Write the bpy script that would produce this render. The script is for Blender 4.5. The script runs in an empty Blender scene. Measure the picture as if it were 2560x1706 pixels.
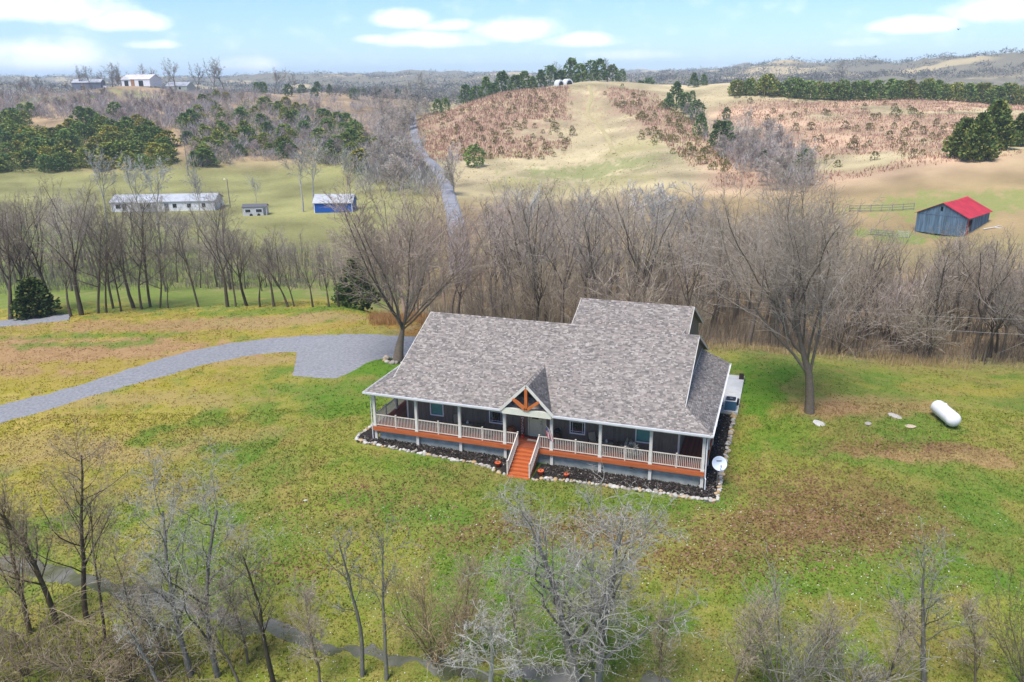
import bpy, bmesh, math, random
import numpy as np
from mathutils import Vector, Matrix, Euler
sc = bpy.context.scene
COL = sc.collection
rad = math.radians

# ------------------------------------------------------------------ camera
F_PX, PITCH, YAW, ROLL = 1991.1, 0.31812, 0.33511, -0.01168
CAM = np.array([26.96954, -47.01474, 23.89601])
FW = np.array([-math.sin(YAW)*math.cos(PITCH), math.cos(YAW)*math.cos(PITCH), -math.sin(PITCH)])
_r = np.array([math.cos(YAW), math.sin(YAW), 0.0]); _u = np.cross(_r, FW)
RT = _r*math.cos(ROLL)+_u*math.sin(ROLL); UP = -_r*math.sin(ROLL)+_u*math.cos(ROLL)
cam_d = bpy.data.cameras.new('camera'); cam = bpy.data.objects.new('camera', cam_d); COL.objects.link(cam)
cam_d.lens, cam_d.sensor_width, cam_d.clip_start, cam_d.clip_end = 28.0, 36.0, 0.5, 20000
M = Matrix.Identity(4)
for i in range(3):
    M[i][0], M[i][1], M[i][2], M[i][3] = RT[i], UP[i], -FW[i], CAM[i]
cam.matrix_world = M
sc.camera = cam

# ------------------------------------------------------------------ sky, sun, exposure
SUN_DIR = Vector((-0.14, -0.50, 1.0)).normalized()      # towards the sun
SKY_STRENGTH, SUN_STRENGTH, EXPOSURE = 0.085, 2.8, 0.97
sc.view_settings.view_transform = 'Standard'; sc.view_settings.look = 'None'
sc.view_settings.exposure = EXPOSURE; sc.view_settings.gamma = 1.0
sc.view_settings.use_curve_mapping = False
sc.cycles.use_denoising = True
sc.cycles.max_bounces = 5; sc.cycles.diffuse_bounces = 3; sc.cycles.glossy_bounces = 2
sc.cycles.volume_bounces = 1; sc.cycles.transparent_max_bounces = 8
world = bpy.data.worlds.new('World'); sc.world = world; world.use_nodes = True
wn = world.node_tree; wn.nodes.clear(); WL = wn.links
def wnode(t, **k):
    n = wn.nodes.new(t)
    for a, b in k.items(): setattr(n, a, b)
    return n
def wmath(op, a, b=None, c=None, clamp=False):
    n = wnode('ShaderNodeMath', operation=op); n.use_clamp = clamp
    for i, v in enumerate((a, b, c)):
        if v is None: continue
        if isinstance(v, (int, float)): n.inputs[i].default_value = v
        else: WL.new(v, n.inputs[i])
    return n.outputs[0]
out = wnode('ShaderNodeOutputWorld'); bg = wnode('ShaderNodeBackground')
sky = wnode('ShaderNodeTexSky', sky_type='NISHITA'); sky.sun_disc = False
sky.sun_elevation = math.asin(SUN_DIR.z); sky.sun_rotation = math.atan2(SUN_DIR.x, SUN_DIR.y)
sky.altitude = 250; sky.air_density = 1.0; sky.dust_density = 0.15; sky.ozone_density = 2.5
tc = wnode('ShaderNodeTexCoord')
def wdot(v):
    n = wnode('ShaderNodeVectorMath', operation='DOT_PRODUCT'); WL.new(tc.outputs['Generated'], n.inputs[0])
    n.inputs[1].default_value = v; return n.outputs['Value']
az_s = wmath('ARCTAN2', wdot(tuple(_r)), wdot((-math.sin(YAW), math.cos(YAW), 0)))
el_s = wmath('ARCSINE', wdot((0, 0, 1)))
def pix_dir(px, py):
    d = FW + RT*(px-1280)/F_PX - UP*(py-853)/F_PX
    return d/np.linalg.norm(d)
def pix_azel(px, py):
    d = pix_dir(px, py)
    a = math.atan2(d@_r, d@np.array([-math.sin(YAW), math.cos(YAW), 0])); return a, math.asin(d[2])
cmb = wnode('ShaderNodeCombineXYZ')
WL.new(az_s, cmb.inputs[0]); WL.new(wmath('MULTIPLY', el_s, 1.5), cmb.inputs[1])
nz = wnode('ShaderNodeTexNoise'); nz.inputs['Scale'].default_value = 22; nz.inputs['Detail'].default_value = 6
nz.inputs['Roughness'].default_value = 0.55; WL.new(cmb.outputs[0], nz.inputs['Vector'])
edge = wmath('SUBTRACT', nz.outputs['Fac'], 0.5)
big = wnode('ShaderNodeTexNoise'); big.inputs['Scale'].default_value = 5.5; big.inputs['Detail'].default_value = 3
WL.new(cmb.outputs[0], big.inputs['Vector'])
mask = None
for (px, py, rx, ry, s) in ((90, 22, 200, 44, 1), (310, 58, 95, 30, 1), (105, 150, 165, 46, 1), (380, 113, 70, 13, .7), (620, 166, 75, 24, .8),
                            (1005, 50, 85, 28, 1), (1120, 66, 80, 18, .8), (1290, 80, 125, 36, 1), (1090, 104, 150, 24, .9), (1450, 104, 115, 22, .9),
                            (925, 100, 50, 14, .8), (2290, 66, 95, 24, .95), (2500, 22, 110, 40, 1), (1560, 140, 140, 15, .5), (2150, 108, 80, 12, .35)):
    a, e = pix_azel(px, py); sx, sy = rx/F_PX, ry/F_PX
    da = wmath('DIVIDE', wmath('SUBTRACT', az_s, a), sx); de = wmath('DIVIDE', wmath('SUBTRACT', el_s, e), sy)
    # flatter underside: the lower half falls off faster
    de = wmath('MULTIPLY', de, wmath('ADD', wmath('MULTIPLY', wmath('LESS_THAN', de, 0.0), 0.5), 1.0))
    r2 = wmath('ADD', wmath('MULTIPLY', da, da), wmath('MULTIPLY', de, de))
    m = wmath('MULTIPLY', wmath('SUBTRACT', 1.25, r2), s)
    mask = m if mask is None else wmath('MAXIMUM', mask, m)
# the same kind of cloud goes on over the rest of the sky, above the view
rest = wmath('SUBTRACT', wmath('MULTIPLY', big.outputs['Fac'], 5.0), 2.75)
high = wmath('SUBTRACT', wmath('MULTIPLY', el_s, 6.0), 0.9, clamp=True)
mask = wmath('MAXIMUM', mask, wmath('MULTIPLY', rest, high))
mask = wmath('ADD', mask, wmath('MULTIPLY', edge, 2.0))
mr = wnode('ShaderNodeMapRange', interpolation_type='SMOOTHSTEP'); WL.new(mask, mr.inputs['Value'])
mr.inputs['From Min'].default_value = -0.05; mr.inputs['From Max'].default_value = 1.45; mr.inputs['To Max'].default_value = 0.9
mixc = wnode('ShaderNodeMix', data_type='RGBA'); WL.new(mr.outputs['Result'], mixc.inputs['Factor'])
tint = wnode('ShaderNodeVectorMath', operation='MULTIPLY'); WL.new(sky.outputs[0], tint.inputs[0]); tint.inputs[1].default_value = (0.70, 0.86, 1.12)
WL.new(tint.outputs[0], mixc.inputs['A']); CLOUD_IN = mixc.inputs['B']; CLOUD_IN.default_value = (10.6, 10.4, 10.5, 1)
WL.new(mixc.outputs['Result'], bg.inputs[0]); bg.inputs[1].default_value = SKY_STRENGTH; WL.new(bg.outputs[0], out.inputs[0])

sun_d = bpy.data.lights.new('sun', 'SUN'); sun_d.energy = SUN_STRENGTH; sun_d.angle = rad(26); sun_d.color = (1.0, 0.955, 0.89)
sun = bpy.data.objects.new('sun', sun_d); COL.objects.link(sun)
sun.rotation_euler = SUN_DIR.to_track_quat('Z', 'Y').to_euler(); sun.location = (0, 0, 200)

# ------------------------------------------------------------------ helpers
def tag(o, label=None, cat=None, group=None, kind=None):
    if label: o['label'] = label
    if cat: o['category'] = cat
    if group: o['group'] = group
    if kind: o['kind'] = kind
    return o
def empty(name, loc=(0, 0, 0), rz=0.0, label=None, cat=None, group=None, parent=None):
    o = bpy.data.objects.new(name, None); COL.objects.link(o); o.location = loc; o.rotation_euler = (0, 0, rz)
    o.empty_display_size = 0.3
    if parent: o.parent = parent
    return tag(o, label, cat, group)
def link(name, me, parent=None):
    o = bpy.data.objects.new(name, me); COL.objects.link(o)
    if parent: o.parent = parent
    return o
def np_mesh(name, V, Fq=None, Ft=None, mat=None, smooth=False, attrs=None):
    """mesh from numpy arrays of points, quads and triangles"""
    me = bpy.data.meshes.new(name); V = np.asarray(V, np.float32)
    nq = 0 if Fq is None else len(Fq); nt = 0 if Ft is None else len(Ft)
    me.vertices.add(len(V)); me.vertices.foreach_set('co', V.ravel())
    loops = []
    if nq: loops.append(np.asarray(Fq, np.int32).ravel())
    if nt: loops.append(np.asarray(Ft, np.int32).ravel())
    loops = np.concatenate(loops)
    me.loops.add(len(loops)); me.loops.foreach_set('vertex_index', loops)
    me.polygons.add(nq+nt)
    st = np.concatenate([np.arange(nq)*4, nq*4+np.arange(nt)*3]).astype(np.int32)
    me.polygons.foreach_set('loop_start', st)
    if smooth: me.polygons.foreach_set('use_smooth', np.ones(nq+nt, bool))
    for k, a in (attrs or {}).items():
        at = me.attributes.new(k, 'FLOAT_COLOR', 'POINT'); a = np.asarray(a, np.float32)
        if a.shape[1] == 3: a = np.concatenate([a, np.ones((len(a), 1), np.float32)], 1)
        at.data.foreach_set('color', a.ravel())
    me.update(); me.validate()
    if mat: me.materials.append(mat)
    return me
class MB:
    """collects boxes, prisms, tubes and lathes; build() links them as one mesh object"""
    def __init__(s): s.v, s.f = [], []
    def poly(s, pts, faces):
        n = len(s.v); s.v += [tuple(p) for p in pts]; s.f += [[n+i for i in f] for f in faces]; return s
    def box(s, x0, x1, y0, y1, z0, z1):
        return s.poly([(x0,y0,z0),(x1,y0,z0),(x1,y1,z0),(x0,y1,z0),(x0,y0,z1),(x1,y0,z1),(x1,y1,z1),(x0,y1,z1)],
                      [(0,3,2,1),(4,5,6,7),(0,1,5,4),(1,2,6,5),(2,3,7,6),(3,0,4,7)])
    def bar(s, a, b, w, h, up=(0, 0, 1)):
        a, b = Vector(a), Vector(b); d = (b-a).normalized(); up = Vector(up)
        sx = d.cross(up)
        if sx.length < 1e-4: sx = d.cross(Vector((1, 0, 0)))
        sx.normalize(); uz = sx.cross(d)
        P = [p+sx*i*w/2+uz*j*h/2 for p in (a, b) for i, j in ((-1,-1),(1,-1),(1,1),(-1,1))]
        return s.poly(P, [(0,1,2,3),(7,6,5,4),(0,4,5,1),(1,5,6,2),(2,6,7,3),(3,7,4,0)])
    def prism(s, prof, axis, a, b):
        """extrude a closed 2D profile along an axis ('x','y','z') from a to b"""
        def mk(p, t): return {'x': (t, p[0], p[1]), 'y': (p[0], t, p[1]), 'z': (p[0], p[1], t)}[axis]
        n = len(prof)
        return s.poly([mk(p, a) for p in prof]+[mk(p, b) for p in prof],
                      [tuple(range(n))[::-1], tuple(range(n, 2*n))]+[(i, (i+1) % n, n+(i+1) % n, n+i) for i in range(n)])
    def tube(s, pts, rs, k=8, cap=True):
        pts = [Vector(p) for p in pts]
        if isinstance(rs, (int, float)): rs = [rs]*len(pts)
        n0 = len(s.v); ref = Vector((0.31, 0.2, 0.93))
        for i, p in enumerate(pts):
            d = (pts[min(i+1, len(pts)-1)]-pts[max(i-1, 0)]).normalized()
            a = d.cross(ref)
            if a.length < 0.05: a = d.cross(Vector((1, 0, 0)))
            a.normalize(); b = d.cross(a)
            for j in range(k):
                t = 2*math.pi*j/k; s.v.append(tuple(p+(a*math.cos(t)+b*math.sin(t))*rs[i]))
        for i in range(len(pts)-1):
            for j in range(k):
                s.f.append([n0+i*k+j, n0+i*k+(j+1) % k, n0+(i+1)*k+(j+1) % k, n0+(i+1)*k+j])
        if cap:
            s.f.append([n0+j for j in range(k)][::-1]); m = n0+(len(pts)-1)*k; s.f.append([m+j for j in range(k)])
        return s
    def lathe(s, prof, k=16, c=(0, 0, 0), cap=True):
        n0 = len(s.v)
        for r, z in prof:
            for j in range(k):
                t = 2*math.pi*j/k; s.v.append((c[0]+r*math.cos(t), c[1]+r*math.sin(t), c[2]+z))
        for i in range(len(prof)-1):
            for j in range(k):
                s.f.append([n0+i*k+j, n0+i*k+(j+1) % k, n0+(i+1)*k+(j+1) % k, n0+(i+1)*k+j])
        if cap:
            s.f.append([n0+j for j in range(k)][::-1]); m = n0+(len(prof)-1)*k; s.f.append([m+j for j in range(k)])
        return s
    def mesh(s, name, mat=None, smooth=False):
        me = bpy.data.meshes.new(name); me.from_pydata(s.v, [], s.f); me.update()
        if mat: me.materials.append(mat)
        if smooth: me.polygons.foreach_set('use_smooth', [True]*len(me.polygons))
        return me
    def build(s, name, mat=None, parent=None, smooth=False):
        return link(name, s.mesh(name, mat, smooth), parent)
def shared(name, me, parent, loc=(0, 0, 0), rot=(0, 0, 0), scale=(1, 1, 1)):
    o = link(name, me, parent); o.location = loc; o.rotation_euler = rot; o.scale = scale; return o

# materials ---------------------------------------------------------
def new_mat(name):
    m = bpy.data.materials.new(name); m.use_nodes = True
    nt = m.node_tree; b = nt.nodes['Principled BSDF']; return m, nt, b
def mat(name, c, rough=0.7, c2=None, scale=6.0, detail=4, stretch=None, metal=0.0, spec=0.3, bump=0.0, bscale=None, island=0.0, objr=0.0, contrast=0.35):
    """principled material: base colour c mottled towards c2 by noise, per-island / per-object brightness spread, fine bump"""
    m, nt, b = new_mat(name); L = nt.links
    b.inputs['Roughness'].default_value = rough; b.inputs['Metallic'].default_value = metal
    b.inputs['Specular IOR Level'].default_value = spec
    if c2 is None: c2 = tuple(x*0.78 for x in c)
    t = nt.nodes.new('ShaderNodeTexCoord'); mp = nt.nodes.new('ShaderNodeMapping')
    L.new(t.outputs['Object'], mp.inputs[0])
    if stretch: mp.inputs['Scale'].default_value = stretch
    n = nt.nodes.new('ShaderNodeTexNoise'); n.inputs['Scale'].default_value = scale; n.inputs['Detail'].default_value = detail
    L.new(mp.outputs[0], n.inputs['Vector'])
    r = nt.nodes.new('ShaderNodeMapRange'); L.new(n.outputs['Fac'], r.inputs['Value'])
    r.inputs['From Min'].default_value = 0.5-contrast/2; r.inputs['From Max'].default_value = 0.5+contrast/2
    x = nt.nodes.new('ShaderNodeMix'); x.data_type = 'RGBA'; L.new(r.outputs['Result'], x.inputs['Factor'])
    x.inputs['A'].default_value = (*c, 1); x.inputs['B'].default_value = (*c2, 1)
    res = x.outputs['Result']
    for src, amt in (('island', island), ('objr', objr)):
        if amt:
            if src == 'island': g = nt.nodes.new('ShaderNodeNewGeometry').outputs['Random Per Island']
            else: g = nt.nodes.new('ShaderNodeObjectInfo').outputs['Random']
            q = nt.nodes.new('ShaderNodeMapRange'); L.new(g, q.inputs['Value'])
            q.inputs['To Min'].default_value = 1-amt; q.inputs['To Max'].default_value = 1+amt
            w = nt.nodes.new('ShaderNodeVectorMath'); w.operation = 'SCALE'; L.new(res, w.inputs[0]); L.new(q.outputs['Result'], w.inputs['Scale'])
            res = w.outputs[0]
    L.new(res, b.inputs['Base Color'])
    if bump:
        n2 = nt.nodes.new('ShaderNodeTexNoise'); n2.inputs['Scale'].default_value = bscale or scale*4; n2.inputs['Detail'].default_value = 3
        L.new(mp.outputs[0], n2.inputs['Vector'])
        bp = nt.nodes.new('ShaderNodeBump'); bp.inputs['Strength'].default_value = bump; bp.inputs['Distance'].default_value = 0.03
        L.new(n2.outputs['Fac'], bp.inputs['Height']); L.new(bp.outputs[0], b.inputs['Normal'])
    return m
def ramp_island(name, stops, rough=0.85, objr=0.0, spec=0.2, source='island', grain=0.0, gscale=30):
    """colour picked per loose island (or per object) from a ramp"""
    m, nt, b = new_mat(name); L = nt.links
    b.inputs['Roughness'].default_value = rough; b.inputs['Specular IOR Level'].default_value = spec
    g = nt.nodes.new('ShaderNodeNewGeometry').outputs['Random Per Island'] if source == 'island' else nt.nodes.new('ShaderNodeObjectInfo').outputs['Random']
    r = nt.nodes.new('ShaderNodeValToRGB'); L.new(g, r.inputs[0]); cr = r.color_ramp
    while len(cr.elements) < len(stops): cr.elements.new(0.5)
    for e, (p, c) in zip(cr.elements, stops): e.position = p; e.color = (*c, 1)
    res = r.outputs[0]
    if objr:
        q = nt.nodes.new('ShaderNodeMapRange'); L.new(nt.nodes.new('ShaderNodeObjectInfo').outputs['Random'], q.inputs['Value'])
        q.inputs['To Min'].default_value = 1-objr; q.inputs['To Max'].default_value = 1+objr
        w = nt.nodes.new('ShaderNodeVectorMath'); w.operation = 'SCALE'; L.new(res, w.inputs[0]); L.new(q.outputs['Result'], w.inputs['Scale']); res = w.outputs[0]
    if grain:
        t = nt.nodes.new('ShaderNodeTexCoord'); n = nt.nodes.new('ShaderNodeTexNoise'); n.inputs['Scale'].default_value = gscale
        L.new(t.outputs['Object'], n.inputs['Vector'])
        q = nt.nodes.new('ShaderNodeMapRange'); L.new(n.outputs['Fac'], q.inputs['Value'])
        q.inputs['To Min'].default_value = 1-grain; q.inputs['To Max'].default_value = 1+grain
        w = nt.nodes.new('ShaderNodeVectorMath'); w.operation = 'SCALE'; L.new(res, w.inputs[0]); L.new(q.outputs['Result'], w.inputs['Scale']); res = w.outputs[0]
    L.new(res, b.inputs['Base Color']); return m
def attr_mat(name, rough=0.95, spec=0.1, scales=(0.9, 5.0), two=True, bump=0.4, bscale=14):
    """two colour attributes mixed by noise of two scales"""
    m, nt, b = new_mat(name); L = nt.links
    b.inputs['Roughness'].default_value = rough; b.inputs['Specular IOR Level'].default_value = spec
    t = nt.nodes.new('ShaderNodeTexCoord')
    def noise(s, d, w=1.0):
        n = nt.nodes.new('ShaderNodeTexNoise'); n.inputs['Scale'].default_value = s; n.inputs['Detail'].default_value = d
        L.new(t.outputs['Object'], n.inputs['Vector']); return n.outputs['Fac']
    a = nt.nodes.new('ShaderNodeAttribute'); a.attribute_name = 'colA'; c = nt.nodes.new('ShaderNodeAttribute'); c.attribute_name = 'colB'
    s = nt.nodes.new('ShaderNodeMath'); s.operation = 'ADD'; L.new(noise(scales[0], 5), s.inputs[0]); L.new(noise(scales[1], 3), s.inputs[1])
    r = nt.nodes.new('ShaderNodeMapRange'); L.new(s.outputs[0], r.inputs['Value']); r.inputs['From Min'].default_value = 0.78; r.inputs['From Max'].default_value = 1.22
    x = nt.nodes.new('ShaderNodeMix'); x.data_type = 'RGBA'; L.new(r.outputs['Result'], x.inputs['Factor'])
    L.new(a.outputs['Color'], x.inputs['A']); L.new(c.outputs['Color'], x.inputs['B'])
    q = nt.nodes.new('ShaderNodeMapRange'); L.new(noise(bscale, 4), q.inputs['Value'])
    q.inputs['From Min'].default_value = 0.3; q.inputs['From Max'].default_value = 0.7
    q.inputs['To Min'].default_value = 0.72; q.inputs['To Max'].default_value = 1.28
    w = nt.nodes.new('ShaderNodeVectorMath'); w.operation = 'SCALE'; L.new(x.outputs['Result'], w.inputs[0]); L.new(q.outputs['Result'], w.inputs['Scale'])
    L.new(w.outputs[0], b.inputs['Base Color'])
    if bump:
        bp = nt.nodes.new('ShaderNodeBump'); bp.inputs['Strength'].default_value = bump; bp.inputs['Distance'].default_value = 0.08
        L.new(noise(bscale*0.6, 4), bp.inputs['Height']); L.new(bp.outputs[0], b.inputs['Normal'])
    return m

# numpy noise ---------------------------------------------------------
def _hash(ix, iy, seed):
    h = (ix.astype(np.int64)*374761393 + iy.astype(np.int64)*668265263 + seed*974634531) & 0xffffffff
    h = ((h ^ (h >> 13))*1274126177) & 0xffffffff
    return ((h ^ (h >> 16)) & 0xffff)/65535.0
def vnoise(x, y, seed=0):
    x = np.asarray(x, float); y = np.asarray(y, float)
    ix, iy = np.floor(x), np.floor(y); fx, fy = x-ix, y-iy
    fx = fx*fx*(3-2*fx); fy = fy*fy*(3-2*fy); ix = ix.astype(np.int64); iy = iy.astype(np.int64)
    a = _hash(ix, iy, seed); b = _hash(ix+1, iy, seed); c = _hash(ix, iy+1, seed); d = _hash(ix+1, iy+1, seed)
    return (a*(1-fx)+b*fx)*(1-fy)+(c*(1-fx)+d*fx)*fy
def fbm(x, y, seed=0, oct=4):
    s = 0; w = 1; t = 0
    for o in range(oct):
        s = s+w*vnoise(x*2**o, y*2**o, seed+o*17); t += w; w *= 0.5
    return s/t
def sstep(a, b, x):
    t = np.clip((x-a)/(b-a), 0, 1); return t*t*(3-2*t)

# ------------------------------------------------------------------ terrain
# height control points: (pixel x, pixel y, horizontal distance in metres) where the photograph shows the ground, or world (x, y, z)
def pix_ray(px, py):
    d = FW + RT*(np.asarray(px, float)[..., None]-1280)/F_PX - UP*(np.asarray(py, float)[..., None]-853)/F_PX
    return d/np.hypot(d[..., 0], d[..., 1])[..., None]
FWH = np.array([-math.sin(YAW), math.cos(YAW), 0.0])
def pz(px, py, d):
    r = pix_ray(px, py); p = CAM+r*(d/(r@FWH)); return (p[0], p[1], p[2])   # d: depth along the heading
CTRL = [(0,-2,-1.2),(12,-3,-1.22),(24,-2,-1.25),(12,24,-1.5),(0,22,-1.4),(-8,16,-1.4),(25,15,-1.3),(30,15,-1.35),(40,17,-1.5),(10,-12,-1.8),(25,-12,-1.9),
        (-10,-10,-1.8),(-25,-5,-1.9),(-25,12,-1.9),(40,-5,-2.0),(20,-25,-2.9),(0,-25,-3.0),]
CTRL += [pz(*c) for c in (
    (0,805,90),(300,785,93),(600,770,95),(850,768,93),(1050,800,84),
    (100,700,125),(100,640,150),(50,560,180),(300,525,204),(400,450,250),(0,430,265),(250,420,277),
    (500,700,122),(500,600,160),(600,520,205),(832,534,194),(850,640,145),(600,430,270),(850,440,250),
    (300,330,330),(300,270,390),(340,229,500),(0,300,370),(0,250,460),(100,237,500),(540,238,510),(600,330,340),(700,290,400),(640,227,520),(440,300,360),(440,365,300),
    (800,330,350),(850,270,480),(760,242,520),(900,300,420),(950,250,650),(980,380,290),
    (1250,640,135),(1250,560,165),(1480,600,150),(1750,620,140),(1300,480,225),(1480,430,260),(1500,350,310),(1480,280,370),(1500,206,440),(1400,214,435),
    (1150,350,330),(1092,290,400),(1250,241,420),(1090,420,260),(1110,460,235),(1062,395,300),(1040,350,350),(1030,290,470),
    (1600,380,275),(1620,300,340),(1700,420,240),(1930,460,210),(1800,360,290),(1720,290,370),(1680,230,430),
    (2100,400,240),(2000,300,330),(2100,252,400),(1900,226,430),(2300,256,380),(2560,262,360),(2300,400,215),(2560,380,210),(2560,480,175),(2300,480,180),(2450,330,270),
    (2100,480,190),(2350,592,150),(2200,670,130),(2000,600,140),(2500,640,130),(2560,985,64.5),(2100,930,69),(1850,880,74),(2300,700,118),
)]
def polar_z(px, d, z):
    r = pix_ray(px, 196); p = CAM+r*(d/(r@FWH)); return (p[0], p[1], z)
for px, lst in {-700: ((100,-6),(180,-7),(260,-5),(400,6),(520,14)), 0: ((650,12),), 340: ((650,14),), 640: ((640,13),), 1000: ((900,8),), 1280: ((480,10),(560,7)), 1500: ((520,16),(620,10)),
                1900: ((520,14),(620,10)), 2300: ((450,12),(560,8)), 2560: ((430,11),(560,9)), 3300: ((64,-2.4),(100,-7),(150,-2),(210,7),(360,14),(520,12))}.items():
    for d, z in lst: CTRL.append(polar_z(px, d, z))
for px in (-300, 2860):
    for d, z in ((30,-3.0),(42,-2.6),(52,-2.2),(62,-2.0)): CTRL.append(polar_z(px, d, z))
for px in (0, 340, 640, 1000):
    CTRL.append(polar_z(px, 76, -1.9 if True else 0))
for px in (1000, 1280, 1500, 1750, 2000, 2300, 2560):
    CTRL.append(polar_z(px, 102 if px < 1800 else 98, -7.2)); CTRL.append(polar_z(px, 118, -7.6))
for px in (-700, 0, 340, 640, 1000, 1280, 1500, 1900, 2300, 2560, 3300):
    right = sstep(1500, 2560, px)
    CTRL.append(polar_z(px, 760, 7)); CTRL.append(polar_z(px, 1100, 8+right*32+6*math.sin(px*.01)))
    CTRL.append(polar_z(px, 1500, 22+right*22)); CTRL.append(polar_z(px, 2500, 34+5*math.sin(px*.007+1))); CTRL.append(polar_z(px, 3300, 38)); CTRL.append(polar_z(px, 6500, 30))
CTRL = np.array(CTRL)
def to_polar(x, y):
    dx, dy = np.asarray(x)-CAM[0], np.asarray(y)-CAM[1]
    f = -math.sin(YAW)*dx+math.cos(YAW)*dy; r = math.cos(YAW)*dx+math.sin(YAW)*dy
    return np.degrees(np.arctan2(r, f)), np.hypot(dx, dy)
def uv_of(az, d): return np.clip(az, -55, 55)/9.0, np.log(np.maximum(d, 14))*3.0
_ca, _cd = to_polar(CTRL[:, 0], CTRL[:, 1]); CU, CV = uv_of(_ca, _cd)
def phi(r2): return -np.sqrt(r2+0.06)
_K = phi((CU[:, None]-CU[None])**2+(CV[:, None]-CV[None])**2); n_c = len(CTRL)
_A = np.zeros((n_c+1, n_c+1)); _A[:n_c, :n_c] = _K-np.eye(n_c)*0.004; _A[n_c, :n_c] = 1; _A[:n_c, n_c] = 1
RW = np.linalg.solve(_A, np.append(CTRL[:, 2], 0.0))
AZ = np.concatenate([np.arange(-40, 40.001, 0.14)]); NA = len(AZ)
DD = np.exp(np.linspace(math.log(9.0), math.log(6500.0), 640)); ND = len(DD)
def raw_h(az, d):
    u, v = uv_of(az, d); o = np.full(u.shape, RW[-1])
    for k in range(n_c): o += RW[k]*phi((u-CU[k])**2+(v-CV[k])**2)
    return o
def finish_h(x, y, z, d):
    # house pad: graded flat round the house
    ex = np.maximum(np.maximum(-2.5-x, x-26), 0); ey = np.maximum(np.maximum(-3.0-y, y-23), 0)
    w = 1-sstep(0, 7, np.hypot(ex, ey))
    z = z*(1-w)+w*(-1.12-0.006*x)
    wn_ = 1-sstep(20, 34, d); z = z*(1-wn_)-3.3*wn_
    amp = np.clip((d-90)/400, 0, 1)
    z = z+(fbm(x/9, y/9, 3, 3)-0.5)*0.22*(1-w*0.9)+(fbm(x/60, y/60, 5, 4)-0.5)*9*amp*np.clip(d/500, .25, 3)+ (fbm(x/300, y/300, 9, 3)-0.5)*np.clip((d-700)/900, 0, 1)*34
    return z
_AA, _DD2 = np.meshgrid(AZ, DD, indexing='ij')
def polar_xy(az, d):
    a = np.radians(az); f = np.cos(a)*d; r = np.sin(a)*d
    return CAM[0]-math.sin(YAW)*f+math.cos(YAW)*r, CAM[1]+math.cos(YAW)*f+math.sin(YAW)*r
# evaluate the smooth part on a coarse lattice, then resample
_caz = np.linspace(-40, 40, 161); _cld = np.linspace(math.log(9.0), math.log(6500.0), 320)
_g = raw_h(*np.meshgrid(_caz, np.exp(_cld), indexing='ij'))
def bil(g, i, j):
    i0 = np.clip(np.floor(i).astype(int), 0, g.shape[0]-2); j0 = np.clip(np.floor(j).astype(int), 0, g.shape[1]-2); a = np.clip(i-i0, 0, 1); b = np.clip(j-j0, 0, 1)
    return (g[i0, j0]*(1-a)+g[i0+1, j0]*a)*(1-b)+(g[i0, j0+1]*(1-a)+g[i0+1, j0+1]*a)*b
def smooth_h(az, d):
    az = np.clip(az, -40, 40); ld = np.clip(np.log(np.maximum(d, 9.0)), _cld[0], _cld[-1])
    return bil(_g, (az+40)/0.5, (ld-_cld[0])/(_cld[1]-_cld[0]))
GX, GY = polar_xy(_AA, _DD2); GZ = finish_h(GX, GY, smooth_h(_AA, _DD2), _DD2)
LD0, LDS = math.log(9.0), (math.log(6500.0)-math.log(9.0))/(ND-1)
def H(x, y):
    """height of the ground sheet"""
    az, d = to_polar(x, y); return bil(GZ, (np.clip(az, -40, 40)+40)/0.14, (np.log(np.clip(d, 9, 6500))-LD0)/LDS)
GD = np.exp(np.linspace(math.log(12), math.log(6000), 900))
def ground(px, py, far=None):
    """where the line of sight through a pixel first meets the ground"""
    r = pix_ray(px, py); az = math.degrees(math.atan2(r@_r, r@np.array([-math.sin(YAW), math.cos(YAW), 0])))
    d = GD; i = (az+40)/0.14
    g = bil(GZ, np.full(d.shape, i), (np.log(d)-LD0)/LDS); t = CAM[2]+r[2]*d-g
    k = np.argmax(t < 0)
    if t[k] >= 0: k = len(d)-1
    f = t[k-1]/(t[k-1]-t[k]) if 0 < k < len(d) and t[k] < 0 else 1.0; k0 = max(k-1, 0)
    dk = d[k0]*(1-f)+d[k]*f; gk = g[k0]*(1-f)+g[k]*f
    if far is not None and dk > far: dk = far; gk = float(np.interp(far, d, g))
    return np.array([CAM[0]+r[0]*dk, CAM[1]+r[1]*dk, gk])
def at_dist(px, py, d):
    """ground point at depth d (along the heading) in the direction of a pixel"""
    r = pix_ray(px, py); d = d/(r@FWH); x, y = CAM[0]+r[0]*d, CAM[1]+r[1]*d
    return np.array([x, y, float(H(x, y))])
def dist(p): return math.hypot(p[0]-CAM[0], p[1]-CAM[1])
def depth(p): return float((np.asarray(p[:2])-CAM[:2])@FWH[:2])
def height_to(px_y, px, d):
    """world z of the line of sight through (px, px_y) at depth d"""
    r = pix_ray(px, px_y); return CAM[2]+r[2]*d/(r@FWH)

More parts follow.
